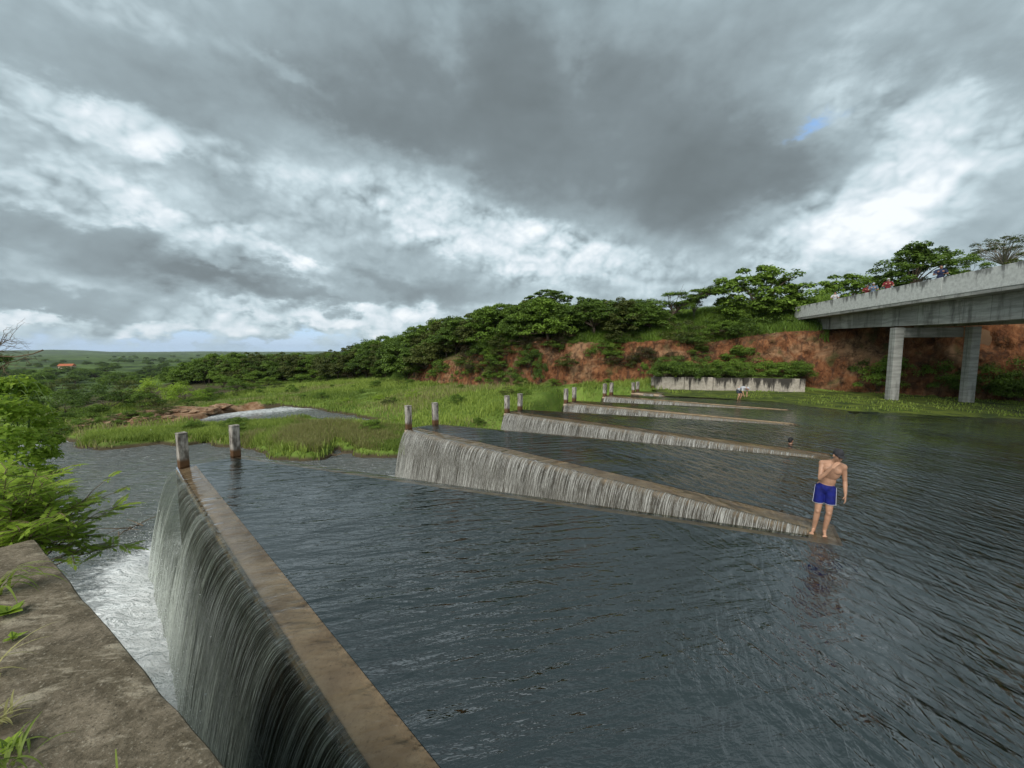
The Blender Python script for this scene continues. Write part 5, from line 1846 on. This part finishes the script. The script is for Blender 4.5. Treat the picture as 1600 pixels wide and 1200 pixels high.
b = MB(); b.box((0.4, -3.03, 1.1), (1.0, 0.1, 2.1)); b.build('door', M['dark'], hs)
for xx in (-3, 3): b = MB(); b.box((xx, -3.03, 1.6), (1.2, 0.1, 1.1)); b.build('window', M['dark'], hs)

# ------------------------------------------------------------------ people
def skin_mat(name, col):
    m, t = mat_new(name)
    n1 = t.noise(t.obj(), 9, 4)
    c = t.mix(t.maprange(n1, 0.35, 0.65), tuple(x * 0.86 for x in col), tuple(x * 1.12 for x in col))
    t.out(t.bsdf(c, 0.5, spec=0.4))
    return m


M['skin'] = skin_mat('tan_skin', (0.42, 0.235, 0.15)); M['skin_dark'] = skin_mat('brown_skin', (0.25, 0.13, 0.08))
M['blue_cloth'] = plain('royal_blue_cloth', (0.005, 0.010, 0.13), 0.75, 0.25, 14); M['white_trim'] = plain('white_trim', (0.75, 0.75, 0.78), 0.7, 0.05)
M['hair'] = plain('black_hair', (0.012, 0.011, 0.011), 0.6, 0.3, 30); M['cap'] = plain('charcoal_cap', (0.03, 0.03, 0.034), 0.8, 0.25, 20)
M['red_cloth'] = plain('red_cloth', (0.14, 0.014, 0.018), 0.8, 0.2, 10); M['navy_cloth'] = plain('navy_cloth', (0.013, 0.02, 0.055), 0.8, 0.2, 10)
M['pale_cloth'] = plain('pale_cloth', (0.40, 0.41, 0.43), 0.8, 0.15, 10); M['teal_cloth'] = plain('blue_grey_cloth', (0.09, 0.13, 0.19), 0.8, 0.2, 10); M['dark_cloth'] = plain('dark_cloth', (0.03, 0.04, 0.05), 0.8, 0.2, 10); M['eye'] = plain('eye', (0.02, 0.015, 0.012), 0.2)


def unit_sphere(nu=16, nv=11):
    v = [(0, 0, -1.0)]; f = []
    for i in range(1, nv):
        ph = -math.pi / 2 + math.pi * i / nv
        v += [(math.cos(ph) * math.cos(2 * math.pi * k / nu), math.cos(ph) * math.sin(2 * math.pi * k / nu), math.sin(ph)) for k in range(nu)]
    v.append((0, 0, 1.0))
    R_ = lambda i, k: 1 + (i - 1) * nu + k % nu
    f += [(0, R_(1, k + 1), R_(1, k)) for k in range(nu)]
    for i in range(1, nv - 1):
        f += [(R_(i, k), R_(i, k + 1), R_(i + 1, k + 1), R_(i + 1, k)) for k in range(nu)]
    f += [(R_(nv - 1, k), R_(nv - 1, k + 1), len(v) - 1) for k in range(nu)]
    return np.array(v), f


USPH = unit_sphere()


def fuse(name, shapes, voxel, smooth=6):
    """one continuous closed surface from tapered limbs and ellipsoids"""
    vs, fs = [], []
    nb = 0

    def put(v, f):
        nonlocal nb
        vs.append(v); fs.extend(tuple(nb + i for i in q) for q in f); nb += len(v)
    for sh in shapes:
        if sh[0] == 'c':
            _, p0, r0, p1, r1 = sh
            p0, p1 = np.array(p0, float), np.array(p1, float)
            put(USPH[0] * r0 + p0, USPH[1]); put(USPH[0] * r1 + p1, USPH[1])
            d = p1 - p0; L = np.linalg.norm(d)
            if L > 1e-6:
                d /= L
                a_ = np.cross(d, (1, 0, 0) if abs(d[0]) < 0.8 else (0, 1, 0)); a_ /= np.linalg.norm(a_)
                b_ = np.cross(d, a_)
                th = np.arange(14) / 14 * 2 * math.pi
                ring = np.cos(th)[:, None] * a_ + np.sin(th)[:, None] * b_
                put(np.vstack([p0 + ring * r0, p1 + ring * r1]), [(k, (k + 1) % 14, 14 + (k + 1) % 14, 14 + k) for k in range(14)] + [tuple(range(13, -1, -1)), tuple(range(14, 28))])
        else:
            _, c, rad_, rot = sh
            v = USPH[0] * np.array(rad_)
            if rot is not None:
                v = v @ np.array(rot.to_matrix()).T
            put(v + np.array(c, float), USPH[1])
    me = mesh_np(name, np.vstack(vs), fs)
    tsc = bpy.data.scenes.new('fuse_tmp'); o = bpy.data.objects.new('fuse_tmp', me); tsc.collection.objects.link(o)
    md = o.modifiers.new('r', 'REMESH'); md.mode = 'VOXEL'; md.voxel_size = voxel
    sm = o.modifiers.new('s', 'SMOOTH'); sm.iterations = smooth; sm.factor = 0.5
    tsc.view_layers[0].update(); dg = tsc.view_layers[0].depsgraph
    out = bpy.data.meshes.new_from_object(o.evaluated_get(dg))
    bpy.data.objects.remove(o); bpy.data.meshes.remove(me); bpy.data.scenes.remove(tsc)
    out.name = name
    out.polygons.foreach_set('use_smooth', np.ones(len(out.polygons), dtype=bool))
    return out


def hand_shapes(wrist, d, palm_n, side, curl=0.5, s=1.0, thumb=1):
    """palm, four unequal curled fingers and a thumb; d along the hand, palm_n out of the palm, side towards the little finger"""
    d, palm_n, side = Vector(d).normalized(), Vector(palm_n).normalized(), Vector(side).normalized()
    w_ = Vector(wrist); sh = []
    pc = w_ + d * 0.055 * s
    for k_ in (-0.026, -0.009, 0.009, 0.026):
        sh.append(('c', w_ + d * 0.012 * s + side * k_ * 0.75 * s, 0.017 * s, w_ + d * 0.088 * s + side * k_ * s, 0.0125 * s))
    for k_, L in zip((-0.030, -0.010, 0.010, 0.029), (0.068, 0.078, 0.072, 0.056)):
        p = w_ + d * 0.095 * s + side * k_ * s; a_ = 0.0
        for j, fr in enumerate((0.45, 0.32, 0.23)):
            a_ += curl * (0.7 if j == 0 else 1.0)
            q = p + (d * math.cos(a_) + palm_n * math.sin(a_) + side * k_ * 1.5) * L * fr * s
            sh.append(('c', p, (0.0095 - 0.0008 * j) * s, q, (0.0088 - 0.0009 * j) * s)); p = q
    p = w_ + d * 0.03 * s - side * 0.032 * s * thumb
    q = p + (d * 0.6 - side * 0.8 * thumb + palm_n * 0.35).normalized() * 0.04 * s
    r_ = q + (d * 0.85 - side * 0.3 * thumb + palm_n * 0.5).normalized() * 0.032 * s
    sh += [('c', p, 0.0125 * s, q, 0.0105 * s), ('c', q, 0.0105 * s, r_, 0.0085 * s)]
    return sh


def person(loc, rz, J, outfit, label, voxel=0.008, scale=1.0, skin='skin'):
    """J: joints in the figure's own frame (front is -y)"""
    root = empty('person', loc, rz); root.scale = scale if hasattr(scale, '__len__') else (scale,) * 3
    V = {k_: Vector(v) for k_, v in J.items() if k_ != 'face' and not k_.startswith('curl')}
    face = Vector(J['face']).normalized()
    up = (V['head'] - V['neck']).normalized(); up = (up - face * up.dot(face)).normalized()
    rt = face.cross(up).normalized()
    rot = Matrix((rt, -face, up)).transposed().to_quaternion()      # local x=right, y=back, z=up
    hp_ = lambda x, y, z: V['head'] + rt * x - face * y + up * z
    sh = []
    pel, wst, chs, nck = V['pelvis'], V['waist'], V['chest'], V['neck']
    sl, sr = V['sl'], V['sr']
    ax = (sr - sl).normalized()
    # trunk
    sh += [('e', pel, (0.165, 0.115, 0.125), None), ('e', wst, (0.142, 0.098, 0.14), None)]
    tor = (nck - wst).normalized()
    bk = ax.cross(tor).normalized(); bk = bk if bk.y > 0 else -bk
    trot = Matrix((ax, bk, ax.cross(bk) if ax.cross(bk).z > 0 else -ax.cross(bk))).transposed().to_quaternion()
    sh += [('e', chs, (0.172, 0.112, 0.19), trot), ('e', chs + tor * 0.07, (0.18, 0.095, 0.11), trot)]
    for sg in (-1, 1):
        sh.append(('e', chs + ax * 0.075 * sg - bk * 0.075 + tor * 0.05, (0.085, 0.045, 0.065), trot))
    sh += [('c', nck - tor * 0.06, 0.078, nck + tor * 0.02, 0.06), ('c', nck, 0.056, V['head'] - up * 0.05 - face * -0.0, 0.054)]
    sh += [('c', nck, 0.055, sl, 0.062), ('c', nck, 0.055, sr, 0.062)]
    # head
    sh += [('e', hp_(0, 0.012, 0.025), (0.074, 0.094, 0.092), rot), ('e', hp_(0, -0.028, -0.045), (0.058, 0.062, 0.072), rot),
           ('e', hp_(0, -0.055, -0.095), (0.030, 0.028, 0.022), rot), ('c', hp_(0, -0.092, 0.012), 0.011, hp_(0, -0.112, -0.028), 0.017),
           ('e', hp_(0.030, -0.075, -0.025), (0.026, 0.022, 0.020), rot), ('e', hp_(-0.030, -0.075, -0.025), (0.026, 0.022, 0.020), rot),
           ('e', hp_(0, -0.082, 0.030), (0.052, 0.018, 0.013), rot), ('e', hp_(0, -0.088, -0.064), (0.026, 0.014, 0.011), rot),
           ('e', hp_(0.076, 0.01, -0.012), (0.012, 0.022, 0.034), rot), ('e', hp_(-0.076, 0.01, -0.012), (0.012, 0.022, 0.034), rot)]
    # limbs
    for s_, S0 in (('l', sl), ('r', sr)):
        el, wr = V['e' + s_], V['w' + s_]
        sh += [('e', S0, (0.066, 0.062, 0.066), None), ('c', S0, 0.056, S0.lerp(el, 0.45), 0.050), ('c', S0.lerp(el, 0.45), 0.050, el, 0.038), ('c', el, 0.040, el.lerp(wr, 0.3), 0.041), ('c', el.lerp(wr, 0.3), 0.041, wr, 0.026)]
        hd = V['h' + s_] - wr
        pn = V['p' + s_]
        sd_ = hd.normalized().cross(pn).normalized()
        sh += hand_shapes(wr, hd, pn, sd_, J.get('curl' + s_, 0.35), 1.0, -1 if s_ == 'l' else 1)
        h_, k_, a_, t_ = V['hip' + s_], V['k' + s_], V['a' + s_], V['t' + s_]
        sh += [('c', h_, 0.092, h_.lerp(k_, 0.5), 0.076), ('c', h_.lerp(k_, 0.5), 0.076, k_, 0.056), ('c', k_, 0.054, k_.lerp(a_, 0.3), 0.056), ('e', k_.lerp(a_, 0.3) + Vector((0, 0.018, 0)), (0.050, 0.052, 0.10), None),
               ('c', k_.lerp(a_, 0.3), 0.056, a_, 0.036), ('e', k_ + Vector((0, -0.035, 0)), (0.034, 0.03, 0.042), None)]
        fd = (t_ - a_); fd.z = 0
        heel = a_ - fd.normalized() * 0.045; heel.z = a_.z - 0.04
        sh += [('c', a_, 0.036, heel, 0.030), ('c', a_ + Vector((0, 0, -0.01)), 0.036, t_, 0.024), ('c', heel, 0.028, t_, 0.026)]
        sd2 = Vector((-fd.y, fd.x, 0)).normalized()
        for q_ in (-0.036, -0.018, 0.0, 0.018, 0.034):
            sh.append(('c', t_ + sd2 * q_ * 0.8, 0.014, t_ + sd2 * q_ + fd.normalized() * 0.035 - Vector((0, 0, 0.008)), 0.010))
    link('body', fuse('body', sh, voxel), M[skin], root)
    for sg in (-1, 1):
        me = fuse('eye', [('e', hp_(0.031 * sg, -0.084, 0.006), (0.013, 0.010, 0.008), rot)], 0.003, 1) if voxel < 0.01 else None
        if me: link('eye', me, M['eye'], root)
    # clothes
    for kind_, mat_, extra in outfit:
        if kind_ in ('shorts', 'trousers'):
            f_ = 0.60 if kind_ == 'shorts' else 2
            cs = [('e', pel + Vector((0, 0, 0.0)), (0.166, 0.128, 0.118), None), ('c', V['hipl'], 0.104, V['hipr'], 0.104)]
            for s_ in 'lr':
                h_, k_, a_ = V['hip' + s_], V['k' + s_], V['a' + s_]
                out_ = (h_ - pel).normalized() * 0.008
                if kind_ == 'shorts':
                    cs += [('c', h_ + out_, 0.103, h_.lerp(k_, 0.52) + out_, 0.094)]
                else:
                    cs += [('c', h_, 0.112, k_, 0.078), ('c', k_, 0.076, a_, 0.062)]
            me = fuse('shorts', cs, max(voxel, 0.008), 3)
            # cut a flat waist and hems
            bm = bmesh.new(); bm.from_mesh(me)
            bmesh.ops.bisect_plane(bm, geom=bm.verts[:] + bm.edges[:] + bm.faces[:], plane_co=pel + Vector((0, 0, 0.075)), plane_no=(0.10, -0.12, 1), clear_outer=True)
            if kind_ == 'shorts':
                hz0 = V['hipl'].lerp(V['kl'], 0.66)
                bmesh.ops.bisect_plane(bm, geom=bm.verts[:] + bm.edges[:] + bm.faces[:], plane_co=(V['hipl'].lerp(V['kl'], f_) + V['hipr'].lerp(V['kr'], f_)) / 2, plane_no=(-0.05, 0, 1), clear_inner=True)
                # a little flare and creases
                for v in bm.verts:
                    k3 = max(0.0, (pel.z - v.co.z) / 0.3)
                    cdir = Vector((v.co.x - (pel.x), v.co.y - pel.y, 0))
                    v.co += cdir.normalized() * (0.010 * k3 + 0.006 * mnoise.noise(v.co * Vector((14, 14, 7))))
            edges = [e_ for e_ in bm.edges if e_.is_boundary]
            loops = [tuple(v.co.copy() for v in e_.verts) for e_ in edges]
            bm.to_mesh(me); bm.free()
            so = link(kind_, me, M[mat_], root)
            md = so.modifiers.new('thick', 'SOLIDIFY'); md.thickness = 0.006; md.offset = -1
            if extra == 'trim':
                mb = MB()
                zc_ = pel.z
                for p, q in loops:
                    if p.z < zc_ - 0.1: mb.tube([tuple(p), tuple(q)], 0.003, 5, False)
                # curved piping up the outer side
                for sg, s_ in ((-1, 'l'), (1, 'r')):
                    pts = []
                    for f in np.linspace(0, 1, 9):
                        c_ = V['hip' + s_].lerp(V['k' + s_], 0.60 * f - 0.16 * (1 - f))
                        pts.append((c_.x + sg * (0.098 + 0.006 * f), c_.y - 0.050, c_.z + 0.0))
                    mb.tube(pts, 0.0028, 5, False)
                link('trim', mb.mesh('trim'), M['white_trim'], so)
        elif kind_ == 'shirt':
            cs = [('e', wst + Vector((0, 0, -0.04)), (0.165, 0.12, 0.16), None), ('e', chs, (0.190, 0.130, 0.20), trot), ('e', chs + tor * 0.07, (0.195, 0.112, 0.115), trot), ('c', nck - tor * 0.02, 0.074, sl, 0.074), ('c', nck - tor * 0.02, 0.074, sr, 0.074)]
            for s_, S0 in (('l', sl), ('r', sr)):
                cs += [('c', S0, 0.074, S0.lerp(V['e' + s_], 0.62), 0.066)]
            link('shirt', fuse('shirt', cs, max(voxel, 0.012), 3), M[mat_], root)
        elif kind_ == 'hair':
            link('hair', fuse('hair', [('e', hp_(0, 0.022, 0.042), (0.083, 0.098, 0.084), rot), ('e', hp_(0, 0.055, -0.01), (0.074, 0.062, 0.08), rot), ('e', hp_(0, -0.045, 0.085), (0.06, 0.035, 0.03), rot)], max(voxel * 0.7, 0.005), 2), M[mat_], root)
        elif kind_ == 'cap':
            co = link('cap', fuse('cap', [('e', hp_(0, 0.010, 0.050), (0.086, 0.104, 0.080), rot), ('e', hp_(0, 0.045, 0.015), (0.080, 0.070, 0.06), rot)], max(voxel * 0.7, 0.005), 2), M[mat_], root)
            link('visor', fuse('visor', [('e', hp_(0, -0.105, 0.040), (0.072, 0.070, 0.010), rot)], 0.005, 1), M[mat_], co)
    return tag(root, label, 'person')


STAND = dict(pelvis=(0, 0, 0.95), waist=(0, 0, 1.08), chest=(0, 0.0, 1.28), neck=(0, 0.01, 1.47), head=(0, -0.02, 1.615), face=(0, -1, -0.12),
             sl=(-0.19, 0.01, 1.41), el=(-0.26, 0.02, 1.13), wl=(-0.25, -0.08, 0.89), hl=(-0.25, -0.12, 0.79), pl=(1, 0, 0),
             sr=(0.19, 0.01, 1.41), er=(0.26, 0.02, 1.13), wr=(0.25, -0.08, 0.89), hr=(0.25, -0.12, 0.79), pr=(-1, 0, 0),
             hipl=(-0.095, 0, 0.90), kl=(-0.11, -0.02, 0.49), al=(-0.12, 0.02, 0.08), tl=(-0.14, -0.14, 0.03),
             hipr=(0.095, 0, 0.90), kr=(0.11, -0.02, 0.49), ar=(0.12, 0.02, 0.08), tr=(0.14, -0.14, 0.03))
mp = at_z(1285, 832, 0.0); az_m = math.atan2(mp[0], mp[1])
MAN = dict(pelvis=(0.0, 0.01, 0.93), waist=(0.025, 0.0, 1.07), chest=(0.070, -0.03, 1.255), neck=(0.115, -0.06, 1.435), head=(0.165, -0.13, 1.575), face=(0.46, -0.84, -0.28),
           sl=(-0.080, -0.04, 1.375), el=(-0.100, -0.20, 1.125), wl=(0.085, -0.315, 1.375), hl=(0.170, -0.285, 1.490), pl=(0.55, 0.75, -0.3), curll=0.42,
           sr=(0.265, -0.01, 1.350), er=(0.305, 0.045, 1.09), wr=(0.325, -0.03, 0.855), hr=(0.332, -0.055, 0.75), pr=(-0.9, 0.2, 0), curlr=0.25,
           hipl=(-0.080, 0.0, 0.89), kl=(-0.105, -0.05, 0.47), al=(-0.150, 0.03, 0.085), tl=(-0.175, -0.12, 0.035),
           hipr=(0.080, 0.0, 0.89), kr=(0.085, -0.05, 0.47), ar=(0.030, 0.03, 0.085), tr=(0.045, -0.13, 0.035))
person((mp[0], mp[1], -0.055), -az_m, MAN, [('shorts', 'blue_cloth', 'trim'), ('cap', 'cap', None)],
       'man in royal blue swim shorts and dark cap standing on the weir', 0.0065, (0.94, 1.0, 1.07))


def moved(**k):
    d = dict(STAND); d.update(k); return d


LEANP = dict(el=(-0.30, -0.14, 1.16), wl=(-0.20, -0.36, 1.14), hl=(-0.14, -0.44, 1.14), pl=(0, 0, -1), er=(0.30, -0.14, 1.16), wr=(0.20, -0.36, 1.14), hr=(0.14, -0.44, 1.14), pr=(0, 0, -1))
DECK = PB + 0.25


def on_bridge(px, top_py, dpt, J, outfit, label, sc=1.0, skin='skin', turn=0.0):
    # walk along the parapet until the figure's pixel column is met
    ys_ = np.linspace(-5, 13.3, 400)
    best = min(ys_, key=lambda yy: abs(proj(*bw(0.2 + dpt, yy, DECK + 1.6))[0] - px))
    p = bw(0.2 + dpt, best, DECK)
    az_ = math.atan2(p[0], p[1])
    person(p, -az_ + turn, J, outfit, label, 0.016, sc, skin)


on_bridge(1471, 420, 0.42, moved(**LEANP), [('shirt', 'navy_cloth', None), ('trousers', 'navy_cloth', None), ('hair', 'hair', None)], 'person in a dark blue shirt leaning on the bridge parapet, nearest on the bridge', 1.03, 'skin_dark')
on_bridge(1388, 440, 0.42, moved(**LEANP), [('shirt', 'red_cloth', None), ('shorts', 'navy_cloth', None), ('cap', 'pale_cloth', None)], 'person in a red shirt and pale cap leaning on the bridge parapet', 1.0)
on_bridge(1356, 448, 0.45, moved(**LEANP), [('shirt', 'red_cloth', None), ('shorts', 'navy_cloth', None), ('hair', 'hair', None)], 'person in a dull red top, second from the far end of the bridge', 0.93, 'skin_dark')
on_bridge(1365, 448, 0.45, moved(**LEANP), [('shirt', 'teal_cloth', None), ('shorts', 'navy_cloth', None), ('cap', 'pale_cloth', None)], 'person in a blue-grey shirt beside the dull red top on the bridge', 0.96)
on_bridge(1305, 465, 0.45, moved(**LEANP), [('shirt', 'pale_cloth', None), ('shorts', 'navy_cloth', None), ('hair', 'hair', None)], 'person in a pale shirt farthest along the bridge parapet', 0.94)
# bending on the far weir
bp = at_z(1155, 624, 0.0)
BEND = dict(pelvis=(0, 0.10, 0.80), waist=(0.02, 0.05, 0.90), chest=(0.10, -0.18, 0.98), neck=(0.16, -0.36, 0.98), head=(0.20, -0.50, 0.95), face=(0.25, -0.75, -0.6),
            sl=(-0.07, -0.28, 0.97), el=(-0.12, -0.36, 0.70), wl=(-0.06, -0.40, 0.45), hl=(-0.04, -0.42, 0.35), pl=(1, 0, 0),
            sr=(0.29, -0.28, 0.95), er=(0.34, -0.36, 0.68), wr=(0.26, -0.40, 0.44), hr=(0.24, -0.42, 0.34), pr=(-1, 0, 0),
            hipl=(-0.09, 0.10, 0.76), kl=(-0.13, -0.10, 0.42), al=(-0.12, 0.05, 0.08), tl=(-0.14, -0.11, 0.03),
            hipr=(0.09, 0.10, 0.76), kr=(0.13, -0.10, 0.42), ar=(0.12, 0.05, 0.08), tr=(0.14, -0.11, 0.03))
person((bp[0], bp[1], -0.09), -math.atan2(bp[0], bp[1]) + 0.9, BEND, [('shirt', 'pale_cloth', None), ('shorts', 'dark_cloth', None), ('cap', 'pale_cloth', None)], 'person bending down on the far weir in front of the low stained wall', 0.016)
# swimmer: standing on the bed, only the head out of the water
sp_ = at_z(1235, 693, 0.0)
person((sp_[0], sp_[1], -1.50), -math.atan2(sp_[0], sp_[1]) + 2.6, moved(), [('shorts', 'navy_cloth', None), ('hair', 'hair', None)], 'swimmer with only the dark-haired head above the water behind the standing man', 0.016, 1.0, 'skin_dark')
for k_, rts in PROTO.items():
    for i_, rt_ in enumerate(rts):
        if not USED.get((k_, i_)):
            for ch in list(rt_.children): bpy.data.objects.remove(ch)
            bpy.data.objects.remove(rt_)

# ------------------------------------------------------------------ air
M['haze'] = bpy.data.materials.new('haze_air')
M['haze'].use_nodes = True
nt = M['haze'].node_tree; nt.nodes.clear()
vo = nt.nodes.new('ShaderNodeVolumePrincipled'); vo.inputs['Density'].default_value = 0.00006; vo.inputs['Color'].default_value = (0.80, 0.88, 0.97, 1)
vo.inputs['Anisotropy'].default_value = 0.2
oo = nt.nodes.new('ShaderNodeOutputMaterial'); nt.links.new(vo.outputs[0], oo.inputs['Volume'])
b = MB(); b.box((0, 0, 20), (18600, 18600, 190))
tag(b.build('haze', M['haze']), 'thin humid air over the valley', kind='stuff')
